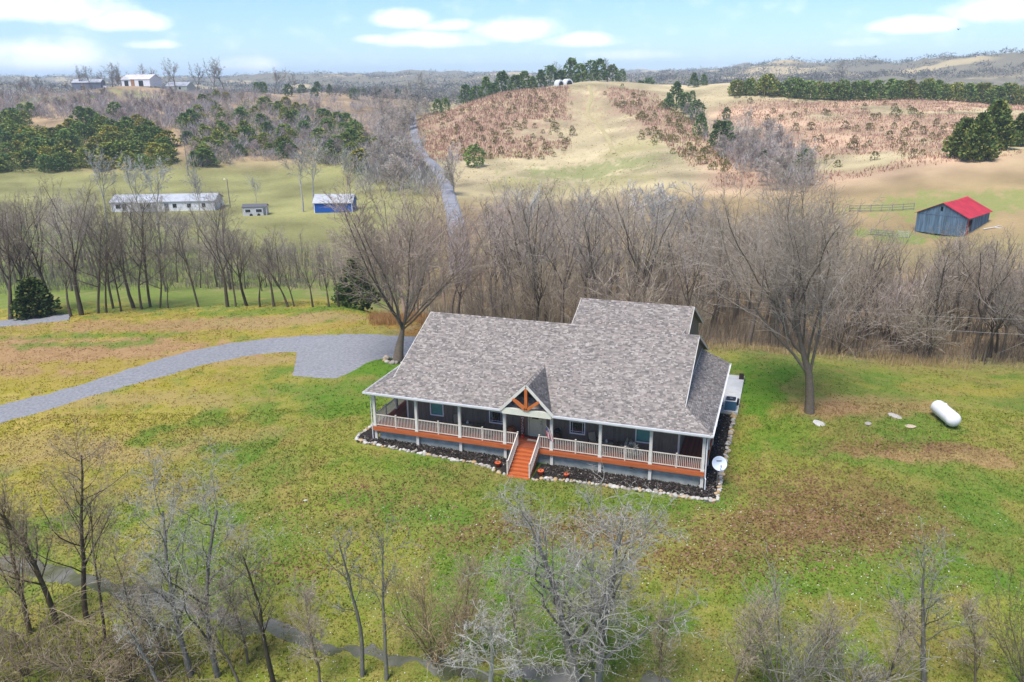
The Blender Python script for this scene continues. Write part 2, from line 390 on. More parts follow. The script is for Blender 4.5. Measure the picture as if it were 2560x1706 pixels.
# ground colours: two albedo attributes, mottled together by the material
def lerp(a, b, w): return a*(1-w[..., None])+np.array(b)*w[..., None]
def ground_colours(x, y, d, az):
    n1 = fbm(x/7, y/7, 21, 4); n2 = fbm(x/2.2, y/2.2, 31, 3); n3 = fbm(x/26, y/26, 41, 3); n4 = fbm(x/1.0, y/1.0, 51, 2)
    sh = x.shape+(3,)
    A = np.broadcast_to(np.array((0.108, 0.170, 0.024)), sh).copy(); B = np.broadcast_to(np.array((0.20, 0.20, 0.045)), sh).copy()
    # lawn: greener near the house and below, yellower to the left
    w = sstep(0.42, 0.62, n1); A = lerp(A, (0.158, 0.195, 0.022), w); B = lerp(B, (0.27, 0.24, 0.06), w)
    w = sstep(-2, -28, x)*sstep(35, 45, d); A = lerp(A, (0.255, 0.225, 0.016), w*.85); B = lerp(B, (0.42, 0.31, 0.085), w*.85)
    w = sstep(0.52, 0.68, n2)*(d < 95); A = lerp(A, (0.19, 0.15, 0.045), w*.3); B = lerp(B, (0.27, 0.175, 0.07), w*.4)
    w = sstep(0.56, 0.7, fbm(x/4+9, y/4, 77, 3)); A = lerp(A, (0.075, 0.165, 0.016), w*.75); B = lerp(B, (0.13, 0.19, 0.03), w*.6)
    # fields and hills by distance
    w = sstep(96, 112, d); A = lerp(A, (0.215, 0.215, 0.075), w); B = lerp(B, (0.275, 0.25, 0.105), w)
    w = sstep(70, 84, d)*(1-sstep(118, 150, d))*sstep(-11, -6, az); A = lerp(A, (0.215, 0.155, 0.085), w); B = lerp(B, (0.31, 0.22, 0.12), w)      # wood floor
    w = sstep(125, 150, d)*(1-sstep(190, 240, d))*sstep(-8, -3, az); A = lerp(A, (0.31, 0.235, 0.11), w); B = lerp(B, (0.36, 0.25, 0.13), w)
    w = sstep(175, 240, d)*sstep(-7, -4, az); A = lerp(A, (0.46, 0.375, 0.225), w); B = lerp(B, (0.40, 0.325, 0.175), w)                  # bare hills
    w = sstep(0.56, 0.68, n3)*sstep(205, 240, d)*(1-sstep(270, 330, d))*sstep(-7, -4, az); A = lerp(A, (0.25, 0.25, 0.085), w*.6); B = lerp(B, (0.31, 0.26, 0.10), w*.6)
    pk = sstep(0.30, 0.50, fbm(x/40, y/40, 61, 4))*sstep(12, 15, az)*sstep(180, 215, d)*(1-sstep(372, 392, d))
    A = lerp(A, (0.50, 0.30, 0.215), pk*.85); B = lerp(B, (0.52, 0.36, 0.22), pk*.75)
    w = sstep(262, 300, d)*(1-sstep(-7.5, -5.5, az)); A = lerp(A, (0.30, 0.215, 0.13), w); B = lerp(B, (0.37, 0.26, 0.15), w)                # left hill
    w = sstep(560, 700, d); A = lerp(A, (0.23, 0.19, 0.13), w); B = lerp(B, (0.18, 0.17, 0.12), w)
    w = sstep(0.58, 0.66, fbm(x/170, y/90, 71, 3))*sstep(800, 1000, d); A = lerp(A, (0.46, 0.36, 0.21), w); B = lerp(B, (0.42, 0.34, 0.19), w)
    hv = (1+(fbm(x/13, y/13, 81, 4)-.5)*1.1*sstep(105, 200, d)*(1-sstep(700, 1200, d)))[..., None]; A = A*hv; B = B*hv
    for px, py, rx, ry, cA, cB, s in PATCHES:
        g = ground(px, py); a0, d0 = to_polar(g[0], g[1]); d0 = d0*math.cos(math.radians(a0)); m = np.abs(d-d0) < ry*3+20
        if not m.any(): continue
        da = np.radians(az[m]-a0)*d0/rx; dd = (d[m]-d0)/ry
        rr = np.sqrt(da*da+dd*dd)+(n2[m]-0.5)*1.5+(n4[m]-0.5)*0.9+(n1[m]-.5)*.8
        ww = (1-sstep(0.55, 1.15, rr))*s
        A[m] = lerp(A[m], cA, ww); B[m] = lerp(B[m], cB, ww)
    return A, B
LIT = ((0.17, 0.105, 0.04), (0.22, 0.145, 0.06)); TAN = ((0.36, 0.255, 0.115), (0.30, 0.22, 0.08)); DIRT = ((0.30, 0.175, 0.082), (0.375, 0.235, 0.115))
GRN = ((0.075, 0.175, 0.014), (0.12, 0.20, 0.02)); YEL = ((0.27, 0.225, 0.022), (0.33, 0.25, 0.06)); ORG = ((0.28, 0.135, 0.035), (0.26, 0.16, 0.05))
PATCHES = [(2030,1245,5.5,5,*LIT,.65),(1900,1330,4.5,3,*LIT,.4),(2160,1320,4,3,*LIT,.6),(1760,1400,5,2.2,*LIT,.5),(1250,1330,4,1.6,*LIT,.45),(1500,1330,4,2,*LIT,.5),
           (2450,1140,7,1.6,*DIRT,.75),(2250,1115,6,1.3,*LIT,.6),(2150,1015,6.5,2.6,*DIRT,.6),(2060,1030,2.4,2,*DIRT,.75),
           (120,880,20,7,*DIRT,.95),(430,815,18,3.5,*DIRT,.8),(30,930,10,3,*DIRT,.8),(990,808,6,2,*ORG,.9),(1060,832,4,1.5,*ORG,.9),(760,800,12,2.4,*TAN,.7),
           (300,838,8,1.3,*GRN,.75),(180,862,6,1.2,*GRN,.7),(640,782,14,1.6,*GRN,.6),(120,960,13,2.5,*YEL,.85),(420,910,12,1.8,*YEL,.8),(760,825,12,1.5,*YEL,.6),
           (620,905,6,1.3,*TAN,.7),(330,1000,9,2.2,*TAN,.6),(300,1140,6,2.2,*TAN,.65),(120,1110,5,2,*TAN,.6),(560,1090,6,2,*TAN,.45),(420,1240,4,1.5,*TAN,.5),
           (960,915,4.5,3.5,*GRN,.95),(860,1010,3,4,*GRN,.7),(1900,985,2.2,7,*GRN,.95),(1960,1080,3,4,*GRN,.6),(1000,1150,5,2,*GRN,.5),(1300,1420,5,2.5,*GRN,.45),(2150,1450,7,3,*GRN,.5),
           (2470,980,8,2,*YEL,.5),(1700,1250,5,1.6,*GRN,.4),(100,700,40,24,(0.15,0.225,0.035),(0.19,0.24,0.05),.9),(420,740,25,12,(0.14,0.2,0.035),(0.2,0.23,0.06),.8),
           (40,600,28,14,(0.16,0.24,0.05),(0.2,0.25,0.07),.8),(1490,432,26,15,(0.21,0.245,0.075),(0.27,0.27,0.11),.8),(2450,505,24,9,(0.2,0.26,0.06),(0.26,0.27,0.09),.75),
           (170,245,24,14,(0.17,0.27,0.05),(0.22,0.28,0.07),.8),(330,238,16,10,(0.24,0.27,0.1),(0.28,0.28,0.12),.7),(2250,590,10,5,(0.15,0.23,0.04),(0.2,0.25,0.06),.8),
           (410,300,22,24,(0.48,0.32,0.16),(0.42,0.30,0.16),.85),(1480,300,7,50,(0.5,0.4,0.22),(0.46,0.37,0.2),.6)]
# brush-red slopes of the bald hill
for px, py, rx, ry in ((1180,330,36,36),(1260,290,34,34),(1130,300,16,26),(1230,370,24,16),(1350,245,20,20),(1590,260,16,34),(1650,310,14,30),(1560,235,14,18)):
    PATCHES.append((px, py, rx, ry, (0.36, 0.215, 0.16), (0.40, 0.29, 0.17), .8))
CA, CB = ground_colours(GX.ravel(), GY.ravel(), (_DD2*np.cos(np.radians(_AA))).ravel(), _AA.ravel())
idx = np.arange(NA*ND).reshape(NA, ND)
quads = np.stack([idx[:-1, :-1], idx[1:, :-1], idx[1:, 1:], idx[:-1, 1:]], -1).reshape(-1, 4)
GV = np.stack([GX, GY, GZ], -1).reshape(-1, 3)
# the land goes on all round: coarse fan outside the view and under the camera
az2 = np.concatenate([[40.0], np.linspace(44, 316, 69), [320.0]]); d2 = DD[::16]; d2 = np.append(d2, DD[-1]) if d2[-1] != DD[-1] else d2
a2, dd2 = np.meshgrid(az2, d2, indexing='ij'); x2, y2 = polar_xy(a2, dd2)
t2 = (a2-40)/280.0; zl = smooth_h(np.full(dd2.shape, 40.0), dd2)*(1-sstep(0, 1, t2))+smooth_h(np.full(dd2.shape, -40.0), dd2)*sstep(0, 1, t2)
z2 = finish_h(x2, y2, zl, dd2)-0.02
ix2 = np.arange(x2.size).reshape(x2.shape)+len(GV)
q2 = np.stack([ix2[:-1, :-1], ix2[1:, :-1], ix2[1:, 1:], ix2[:-1, 1:]], -1).reshape(-1, 4)
V2 = np.stack([x2, y2, z2], -1).reshape(-1, 3)
foot = np.array([[CAM[0], CAM[1], float(GZ[:, 0].mean())]]); ci = len(GV)+len(V2)
ring = np.concatenate([idx[:, 0], ix2[:, 0]]); tri = np.stack([np.full(len(ring)-1, ci), ring[1:], ring[:-1]], -1)[:, [0, 2, 1]]
cA2, cB2 = ground_colours(x2.ravel(), y2.ravel(), dd2.ravel(), np.full(x2.size, 60.0)); 
M_GROUND = attr_mat('grass_and_soil')
g_me = np_mesh('ground', np.concatenate([GV, V2, foot]), np.concatenate([quads, q2]), tri, M_GROUND, True,
               {'colA': np.concatenate([CA, cA2, cA2[:1]]), 'colB': np.concatenate([CB, cB2, cB2[:1]])})
tag(link('ground', g_me), kind='structure')

# ------------------------------------------------------------------ drives, lanes and roads
def resample(pts, n):
    pts = np.array(pts, float); s = np.append(0, np.cumsum(np.hypot(*np.diff(pts, axis=0).T)))
    t = np.linspace(0, s[-1], n); return np.stack([np.interp(t, s, pts[:, 0]), np.interp(t, s, pts[:, 1])], -1)
def smooth_line(p, k=3):
    p = np.array(p, float)
    for _ in range(k): p[1:-1] = (p[:-2]+2*p[1:-1]+p[2:])/4
    return p
def sheet(name, upper, lower, n, m, material, lift, rough_edge=0.0, kind='structure'):
    """a road surface between two edge lines seen in the photograph, laid on the ground"""
    a = smooth_line(resample(upper, n), 2); b = smooth_line(resample(lower, n), 2)
    ga = np.array([ground(*p)[:2] for p in a]); gb = np.array([ground(*p)[:2] for p in b])
    return lay(name, ga, gb, n, m, material, lift, rough_edge, kind)
def lay(name, ga, gb, n, m, material, lift, rough_edge=0.0, kind='structure'):
    rs = np.random.RandomState(len(name)*7+n)
    if rough_edge:
        dirv = (gb-ga)/np.maximum(np.linalg.norm(gb-ga, axis=1), .1)[:, None]
        e1 = (fbm(ga[:, 0]*.9, ga[:, 1]*.9, 3, 4)-.5)[:, None]*2; e2 = (fbm(gb[:, 0]*.9, gb[:, 1]*.9, 7, 4)-.5)[:, None]*2
        ga = ga+dirv*e1*rough_edge; gb = gb+dirv*e2*rough_edge
    t = np.linspace(0, 1, m)[None, :, None]; P = ga[:, None]*(1-t)+gb[:, None]*t
    Z = H(P[..., 0], P[..., 1])+lift*np.minimum(1, np.minimum(t, 1-t)[..., 0]*m*2)
    V = np.concatenate([P, Z[..., None]], -1).reshape(-1, 3); ii = np.arange(n*m).reshape(n, m)
    q = np.stack([ii[:-1, :-1], ii[:-1, 1:], ii[1:, 1:], ii[1:, :-1]], -1).reshape(-1, 4)
    o = link(name, np_mesh(name, V, q, None, material, True)); tag(o, kind=kind); return o
def strip(name, pts, width, n, material, lift):
    g = smooth_line(np.array([ground(*p)[:2] for p in resample(pts, n)]), 6); t = np.gradient(g, axis=0); t /= np.linalg.norm(t, axis=1)[:, None]
    nn = np.stack([-t[:, 1], t[:, 0]], -1)*width/2
    return lay(name, g+nn, g-nn, n, 9, material, lift, width*0.06)
M_GRAVEL = mat('blue_grey_gravel', (0.30, 0.30, 0.308), 0.95, (0.19, 0.19, 0.196), 4.0, 10, spec=0.1, bump=0.9, bscale=20, contrast=0.45)
M_LANE = mat('worn_lane_gravel', (0.19, 0.18, 0.16), 0.95, (0.09, 0.095, 0.045), 0.7, 8, spec=0.1, bump=0.6, bscale=18, contrast=0.3)
M_ROAD = mat('pale_asphalt', (0.30, 0.30, 0.32), 0.9, (0.22, 0.22, 0.235), 0.35, 4, spec=0.15)
sheet('driveway', [(-120,1040),(0,1012),(110,987),(217,958),(330,920),(430,890),(520,868),(600,855),(680,846),(760,840),(830,837),(900,836),(980,838),(1050,843),(1110,850)],
      [(-120,1092),(0,1060),(100,1030),(200,1000),(300,970),(400,943),(500,915),(600,893),(690,881),(750,880),(782,886),(775,903),(745,922),(728,938),(780,946),(838,948),(880,930),(925,905),(975,893),(1040,900),(1110,905)], 260, 22, M_GRAVEL, 0.05, 0.4)
sheet('access_lane', [(-120,1372),(0,1385),(100,1397),(250,1442),(420,1484),(560,1530),(700,1562),(850,1612),(1000,1640),(1200,1664),(1450,1684),(1700,1700)],
      [(-120,1410),(0,1424),(110,1448),(280,1490),(470,1534),(610,1576),(740,1606),(880,1646),(1030,1674),(1200,1694),(1450,1716),(1700,1730)], 220, 12, M_LANE, 0.03, .9)
strip('county_road', [(1152,690),(1150,640),(1144,580),(1134,530),(1122,490),(1112,455),(1100,432),(1083,412),(1064,395),(1050,375),(1040,352),(1034,325),(1031,300),(1032,284)], 3.8, 60, M_ROAD, 0.5)
strip('field_road', [(-80,822),(0,810),(90,801),(175,793)], 4.0, 30, M_GRAVEL, 0.1)
# two worn wheel tracks up the bald hill
M_TRACK = mat('trodden_track', (0.36, 0.31, 0.145), 0.95, (0.46, 0.37, 0.19), 0.6, 4)
strip('hill_track', [(1535,385),(1522,350),(1510,330),(1490,305),(1470,290),(1468,270),(1480,250),(1478,230),(1472,215)], 1.6, 50, M_TRACK, 0.22)

# ------------------------------------------------------------------ the house (house frame = world frame, deck top at z = 0)
M_WHITE = mat('cream_white_trim', (0.70, 0.67, 0.60), 0.55, (0.58, 0.55, 0.48), 2, 4)
M_GUTTER = mat('white_gutter_metal', (0.80, 0.80, 0.79), 0.4, (0.70, 0.70, 0.70), 2, 3)
M_RAIL = mat('off_white_vinyl', (0.66, 0.60, 0.52), 0.55, (0.52, 0.46, 0.39), 2.5, 4)
M_STAIN = mat('orange_cedar_stain', (0.50, 0.135, 0.04), 0.55, (0.37, 0.095, 0.03), 2.2, 5, stretch=(0.5, 4, 4), spec=0.35, island=0.12)
M_TIMBER = mat('orange_timber', (0.56, 0.17, 0.045), 0.5, (0.44, 0.12, 0.03), 4, 4)
M_DECK = ramp_island('red_brown_deck_boards', [(0, (0.19, 0.05, 0.027)), (0.5, (0.25, 0.066, 0.034)), (1, (0.30, 0.085, 0.042))], 0.55, spec=0.3, source='object', grain=0.12, gscale=5)
M_SIDING = mat('dark_brown_siding', (0.195, 0.163, 0.128), 0.75, (0.14, 0.118, 0.092), 5, 4, stretch=(3, 3, 0.3), island=0.12)
M_FOUND = mat('stained_concrete', (0.47, 0.48, 0.43), 0.85, (0.26, 0.28, 0.24), 2.4, 6, bump=0.3, contrast=0.5)
M_SHINGLE = ramp_island('architectural_shingles', [(0, (0.14, 0.126, 0.116)), (0.25, (0.205, 0.182, 0.165)), (0.5, (0.255, 0.222, 0.198)), (0.78, (0.298, 0.256, 0.226)), (1.0, (0.40, 0.36, 0.322))], 0.92, spec=0.15, grain=0.22, gscale=9)
M_SHINBASE = mat('shingle_underlay', (0.24, 0.21, 0.2), 0.95, (0.17, 0.15, 0.145), 4, 5)
M_FRAME = mat('white_window_frame', (0.82, 0.82, 0.82), 0.4, (0.75, 0.75, 0.76), 4, 2)
M_PANE = mat('dark_window_glass', (0.012, 0.014, 0.02), 0.06, (0.02, 0.022, 0.03), 2, 2, spec=0.6)
M_TEAL = mat('window_with_teal_blind', (0.10, 0.30, 0.27), 0.25, (0.07, 0.235, 0.21), 1.5, 3, spec=0.6)
M_DOOR = mat('pale_yellow_green_door', (0.60, 0.585, 0.40), 0.5, (0.55, 0.53, 0.36), 3, 2)
M_BLACK = mat('black_metal_and_shade', (0.015, 0.015, 0.016), 0.45, (0.03, 0.03, 0.03), 6, 2)  # also colours the panels that paint shade in farm building openings
M_STEEL = mat('galvanised_steel', (0.45, 0.46, 0.48), 0.35, (0.36, 0.37, 0.39), 8, 2, metal=0.7)
M_SOFFIT = mat('porch_ceiling_boards', (0.30, 0.27, 0.23), 0.7, (0.25, 0.22, 0.19), 3, 3)

SP = 3.3357; XR = 7*SP; O = 0.45; HE = 2.764; SL = 0.4424            # post spacing, right corner, overhang, eave height, roof slope
PW = 1.75; XW0, XW1 = 1.75, 21.6                                       # wall set back behind the porch
YR, ZR = 7.97, 6.488; XG0, XG1 = 1.10, 21.87                             # ridge, gable rakes
YB = 13.36; DB = YB+0.1
house = empty('farmhouse', (0, 0, -1.2), 0, 'long single-storey house with grey shingle roof and wraparound orange-trimmed porch', 'house')
class HB(MB):
    """mesh builder in world coordinates whose objects sit under the house empty"""
    def build(s, name, m=None, parent=None, smooth=False):
        s.v = [(v[0], v[1], v[2]+1.2) for v in s.v] if parent in (None, house) else [(v[0], v[1], v[2]+1.2) for v in s.v]
        return MB.build(s, name, m, parent or house, smooth)
# foundation skirting
HB().box(0.2, XR-0.2, 0.22, 0.34, -1.75, -0.26).build('foundation_front', M_FOUND)
for xx in (0.2, XR-.32): HB().box(xx, xx+.12, 0.35, DB-.2, -1.75, -0.26).build('foundation_side', M_FOUND)
# walls with openings: boards between
def walls():
    front = HB(); wins = [(3.68, 4.60), (8.28, 9.22), (14.2, 15.16), (18.75, 19.72)]; zw0, zw1 = 0.68, 2.02
    doors = (11.22, 12.16)
    ops = sorted([(a, b, zw0, zw1) for a, b in wins]+[(doors[0]-.12, doors[1]+.3, 0.02, 2.08)])
    x = XW0
    ZT = 2.72
    for a, b, z0, z1 in ops:
        front.box(x, a, PW, PW+.15, 0.001, ZT); 
        if z0 > 0.1: front.box(a, b, PW, PW+.15, 0.001, z0)
        front.box(a, b, PW, PW+.15, z1, ZT); x = b
    front.box(x, XW1, PW, PW+.15, 0.001, ZT)
    w = front.build('front_wall', M_SIDING)
    # grooved vertical siding boards, proud of the wall
    sd = HB(); rs = random.Random(4); x = XW0+0.02
    while x < XW1-0.1:
        wd = 0.19; z0s = [(0.02, ZT)]
        for a, b, z0, z1 in ops:
            if x+wd > a and x < b: z0s = ([(0.02, z0)] if z0 > .1 else [])+[(z1, ZT)]
        for z0, z1 in z0s: sd.box(x, x+wd-0.03, PW-0.018-rs.random()*.004, PW-0.002, z0, z1)
        x += wd
    tag(sd.build('siding_board', M_SIDING, None), kind='stuff')
    cb = HB(); cb.box(XW0-.03, XW0+.09, PW-.04, PW+.06, 0.01, ZT); cb.build('corner_board', M_WHITE)
    cb = HB(); cb.box(XW1-.09, XW1+.03, PW-.04, PW+.06, 0.01, ZT); cb.build('corner_board', M_WHITE)
    # side and rear walls up into the gables
    def zr_(y): return ZR-0.12-SL*abs(y-YR)
    for x0, x1, nm in ((XW0, XW0+.15, 'side_wall'), (XW1-.15, XW1, 'side_wall')):
        pr = [(PW+.15, 0.0), (15.6, -1.6), (15.6, zr_(15.6)-.03), (YR, ZR-.16), (PW+.15, zr_(PW+.15)-.03)]
        HB().prism(pr, 'x', x0, x1).build(nm, M_SIDING)
    HB().box(XW0+.15, XW1-.15, 15.45, 15.6, -1.6, 2.9).build('rear_wall', M_SIDING)
    sb = HB(); y = PW+.2
    while y < 15.4:
        sb.box(XW1+0.002, XW1+.02, y, y+.16, 0.02, zr_(y)-0.1); y += .19
    tag(sb.build('side_siding_board', M_SIDING), kind='stuff')
    # windows
    for i, (a, b) in enumerate(wins):
        teal = i in (0, 3); W = empty('window', (0, 0, 0), parent=house)
        W['label'] = 'window with a teal blind drawn' if teal else 'window with dark glass and white grille'
        f = HB()
        for bx in ((a-.07, b+.07, zw0-.09, zw0), (a-.07, b+.07, zw1, zw1+.09), (a-.07, a, zw0, zw1), (b, b+.07, zw0, zw1)):
            f.box(bx[0], bx[1], PW-.05, PW+.02, bx[2], bx[3])
        f.build('frame', M_FRAME, W)
        g = HB(); g.box(a, b, PW+.03, PW+.05, zw0, zw1); g.build('pane', M_TEAL if teal else M_PANE, W)
        mu = HB()
        if teal: mu.box(a, b, PW+.005, PW+.03, 1.50, 1.535)
        else:
            mu.box(a, b, PW+.005, PW+.03, 1.46, 1.50)
            for q in (a+.11, b-.14): mu.box(q, q+.025, PW+.012, PW+.028, zw0, zw1)
            for q in (zw0+.09, zw1-.14): mu.box(a, b, PW+.009, PW+.0275, q, q+.025)
        mu.build('grille', M_FRAME, W)
    a, b = doors
    D = empty('front_door', (0, 0, 0), parent=house); D['label'] = 'pale yellow-green front door with a small dark window'
    HB().box(a, b, PW+.02, PW+.07, 0.04, 2.03).build('panel', M_DOOR, D)
    HB().box(a+.18, b-.27, PW+.008, PW+.018, 1.32, 1.93).build('pane', M_PANE, D)
    fr = HB(); fr.box(a-.11, a-.01, PW-.04, PW+.06, 0.02, 2.07).box(b+.01, b+.28, PW+.03, PW+.07, 0.02, 2.07); fr.build('frame', M_DOOR, D)
    HB().box(a-.02, b+.02, PW-.04, PW+.02, 0.012, 0.038).build('sill', M_FRAME, D)
    HB().lathe([(0, 0), (.035, .01), (.035, .05), (0, .06)], 8, (b-.08, PW-.03, 0.98)).build('handle', M_BLACK, D)
    HB().lathe([(0, 0), (.03, .01), (.03, .04), (0, .05)], 8, (b-.08, PW-.02, 1.15)).build('lock', M_BLACK, D)
walls()
# deck: boards, rim board
deck = empty('deck', (0, 0, 0), parent=house)
bx_me = HB().box(-.068, .068, -.5, .5, 1.2-.035-1.2, 0).mesh('board', M_DECK)     # unit board along y
def board(cx, cy, L, alongx):
    shared('board', bx_me, deck, (cx, cy, 1.2), (0, 0, math.pi/2 if alongx else 0), (1, L, 1))
y = -0.05
while y < PW-.02:
    board(XR/2, y, XR+.16, True); y += .142
x = -0.05
while x < XW0-.05:
    board(x, (PW+YB)/2+.03, YB-PW-.12, False); board(XR-x, (PW+YB)/2+.03, YB-PW-.12, False); x += .142
HB().box(-.1, 10.86, -.17, -.13, -.32, -.012).build('fascia_board', M_STAIN)
HB().box(12.54, XR+.1, -.17, -.13, -.32, -.012).build('fascia_board', M_STAIN)
HB().box(XR+.1, XR+.14, -.17, YB, -.32, -.012).build('fascia_board', M_STAIN)
HB().box(-.14, -.1, -.17, YB, -.32, -.012).build('fascia_board', M_STAIN)
HB().box(10.86, 12.54, -.12, -.085, -.32, -.04).build('fascia_board', M_STAIN)
# posts: from the bed up through the deck edge to the beam
post_me = MB().box(-.095, .095, -.095, .095, 0.0, 2.42).box(-.12, .12, -.12, .12, 0.0, .10).box(-.115, .115, -.115, .115, 2.34, 2.425).mesh('post', M_WHITE)
pier_me = MB().box(-.10, .10, -.08, .08, -1.5, -.321).mesh('pier', M_WHITE)
PX = [i*SP for i in range(8)]
for x in PX:
    shared('post', post_me, house, (x, 0, 1.2)); shared('pier', pier_me, house, (x, 0.06 if 0 < x < XR else 0.06, 1.2))
for y in (3.34, 6.68, 10.0, YB-.15):
    for x in (0, XR): shared('post', post_me, house, (x, y, 1.2)); shared('pier', pier_me, house, (x, y, 1.2))
# header beams and porch ceiling
HB().box(-.1, XR+.1, -.09, .09, 2.43, 2.63).build('header_beam', M_WHITE)
HB().box(-.09, .09, .09, YB, 2.43, 2.63).build('header_beam', M_WHITE)
HB().box(XR-.09, XR+.09, .09, YB, 2.43, 2.63).build('header_beam', M_WHITE)
HB().box(0.1, XR-.1, .1, PW-.05, 2.64, 2.66).build('porch_ceiling', M_SOFFIT)
# railings: one per half bay, balusters as pieces
bal_me = MB().box(-.017, .017, -.017, .017, .09, .86).mesh('baluster', M_RAIL)
newel_me = MB().box(-.045, .045, -.045, .045, 0.0, .98).box(-.055, .055, -.055, .055, .98, 1.02).mesh('newel_post', M_RAIL)
def railing(a, b, slope=0.0, as_stuff=False, n=None):
    a, b = Vector(a), Vector(b); L = (b-a).xy.length; R = empty('railing', (0, 0, 1.2), parent=house)
    d = (b-a).normalized()
    t = MB(); t.bar(a+Vector((0, 0, .89)), b+Vector((0, 0, .89)), .075, .05); t.build('top_rail', M_RAIL, R)
    t = MB(); t.bar(a+Vector((0, 0, .10)), b+Vector((0, 0, .10)), .05, .05); t.build('bottom_rail', M_RAIL, R)
    k = n or max(2, int(L/.118)); ang = math.atan2(d.y, d.x)
    if as_stuff:
        s = MB()
        for i in range(k):
            p = a+(b-a)*((i+.5)/k); s.box(p.x-.017, p.x+.017, p.y-.017, p.y+.017, p.z+.09, p.z+.86)
        tag(s.build('baluster', M_RAIL, R), kind='stuff')
    else:
        for i in range(k):
            p = a+(b-a)*((i+.5)/k); shared('baluster', bal_me, R, p, (0, 0, ang))
    return R
def bay(x0, x1):
    m = (x0+x1)/2
    railing((x0+.08, 0, 0), (m-.045, 0, 0)); railing((m+.045, 0, 0), (x1-.08, 0, 0)); shared('newel_post', newel_me, house, (m, 0, 1.2))
for i in (0, 1, 2, 4, 5, 6): bay(PX[i], PX[i+1])
NL, NR = 10.93, 12.47
railing((PX[3]+.08, 0, 0), (NL-.05, 0, 0)); railing((NR+.05, 0, 0), (PX[4]-.08, 0, 0))
for x in (NL, NR): shared('newel_post', newel_me, house, (x, 0, 1.2))
for x, first in ((0, True), (XR, False)):
    ys = [0, 3.34, 6.68, 10.0, YB-.15]
    for i in range(4):
        m = (ys[i]+ys[i+1])/2; shared('newel_post', newel_me, house, (x, m, 1.2))
        railing((x, ys[i]+.08, 0), (x, m-.045, 0), as_stuff=not (first and i < 2)); railing((x, m+.045, 0), (x, ys[i+1]-.08, 0), as_stuff=not (first and i < 2))
# stairs
stairs = empty('stairs', (0, 0, 0), parent=house); NT = 8; RISE, RUN = 1.2/NT, 0.272
for i in range(NT):
    z = -RISE*(i+1) if i < NT-1 else -RISE*NT+0.03
    y = -.17-RUN*i
    HB().box(NL+.03, NR-.03, y-RUN-.02, y-.002, z-.035, z).build('tread', M_STAIN, stairs)
    HB().box(NL+.05, NR-.05, y-.028, y-.006, z+.002, z+RISE-.037).build('riser', M_STAIN, stairs)
for x in (NL-.03, NR-.01):
    HB().prism([(-.17, -.02), (-.17-RUN*NT, -RISE*NT+.02), (-.17-RUN*NT, -RISE*NT-.1), (-.17-RUN*(NT-2), -RISE*NT-.1), (-.17, -.38)], 'x', x, x+.04).build('stringer', M_STAIN, stairs)
for x in (NL, NR):
    y1, z1 = -.17-RUN*(NT-.6), -RISE*(NT-.4)
    railing((x, -.06, 0.02), (x, y1, z1), n=14); shared('newel_post', newel_me, house, (x, y1, 1.2+z1))
# ---- roof
roof = empty('roof', (0, 0, 0), parent=house)
rsn = np.random.RandomState(8)
SH_V, SH_Q = [], []
def shingle_plane(o, sd, td, nrm, tmax, rng, exp=0.12, lift=0.012):
    """courses of tabs: o eave origin, sd along the eave, td up the slope; rng(t) -> list of (s0, s1)"""
    o, sd, td, nrm = (np.array(v, float) for v in (o, sd, td, nrm))
    t = 0.0
    while t < tmax-0.02:
        t1 = min(t+exp*1.15, tmax)
        for s0, s1 in rng(t+exp*.5):
            s = s0-rsn.rand()*.3
            while s < s1:
                w = rsn.choice([.09, .13, .18, .26]); a, b = max(s, s0), min(s+w, s1); s += w
                if b-a < .03: continue
                h = lift+rsn.rand()*0.012; dt = rsn.rand()*.02
                P = [o+sd*a+td*(t-dt)+nrm*h, o+sd*b+td*(t-dt)+nrm*h, o+sd*b+td*t1+nrm*.003, o+sd*a+td*t1+nrm*.003,
                     o+sd*a+td*(t-dt)-nrm*.004, o+sd*b+td*(t-dt)-nrm*.004]
                n = len(SH_V)*6; SH_V.append(P); SH_Q.extend([(n, n+1, n+2, n+3), (n+4, n+5, n+1, n)])
        t += exp
c_ = 1/math.hypot(1, SL); s_ = SL*c_
FT = (YR+O)/c_                                                   # slope length eave to ridge
def fr(t):
    yy = t*c_                                                    # run from the eave
    a, b = max(-O, min(yy-O, XG0)), min(XR+O, max(XR+O-yy, XG1))
    if yy-O > XG0+O+.0: a = XG0
    return [(a, b)]
shingle_plane((0, -O, HE), (1, 0, 0), (0, c_, s_), (0, -s_, c_), FT, fr)
shingle_plane((0, 2*YR+O, HE), (1, 0, 0), (0, -c_, s_), (0, s_, c_), FT, lambda t: [(XG0, XG1)])
LT0 = (XW0+O)/c_; LT1 = (XR+O-XW1)/c_
shingle_plane((-O, 0, HE), (0, 1, 0), (c_, 0, s_), (-s_, 0, c_), LT0, lambda t: [(max(-O, t*c_-O), YB)])
shingle_plane((XR+O, 0, HE), (0, 1, 0), (-c_, 0, s_), (s_, 0, c_), LT1, lambda t: [(max(-O, t*c_-O), YB)])
# rear block with the higher ridge
YR2, ZR2, XB0, XB1, YE2 = 13.65, 6.965, 11.85, 20.82, 21.6
F2 = 5.0/c_
shingle_plane((0, YR2-5.0, ZR2-5.0*SL), (1, 0, 0), (0, c_, s_), (0, -s_, c_), F2, lambda t: [(XB0, XB1)])
shingle_plane((0, YE2, ZR2-(YE2-YR2)*SL), (1, 0, 0), (0, -c_, s_), (0, s_, c_), (YE2-YR2)/c_, lambda t: [(XB0, XB1)])
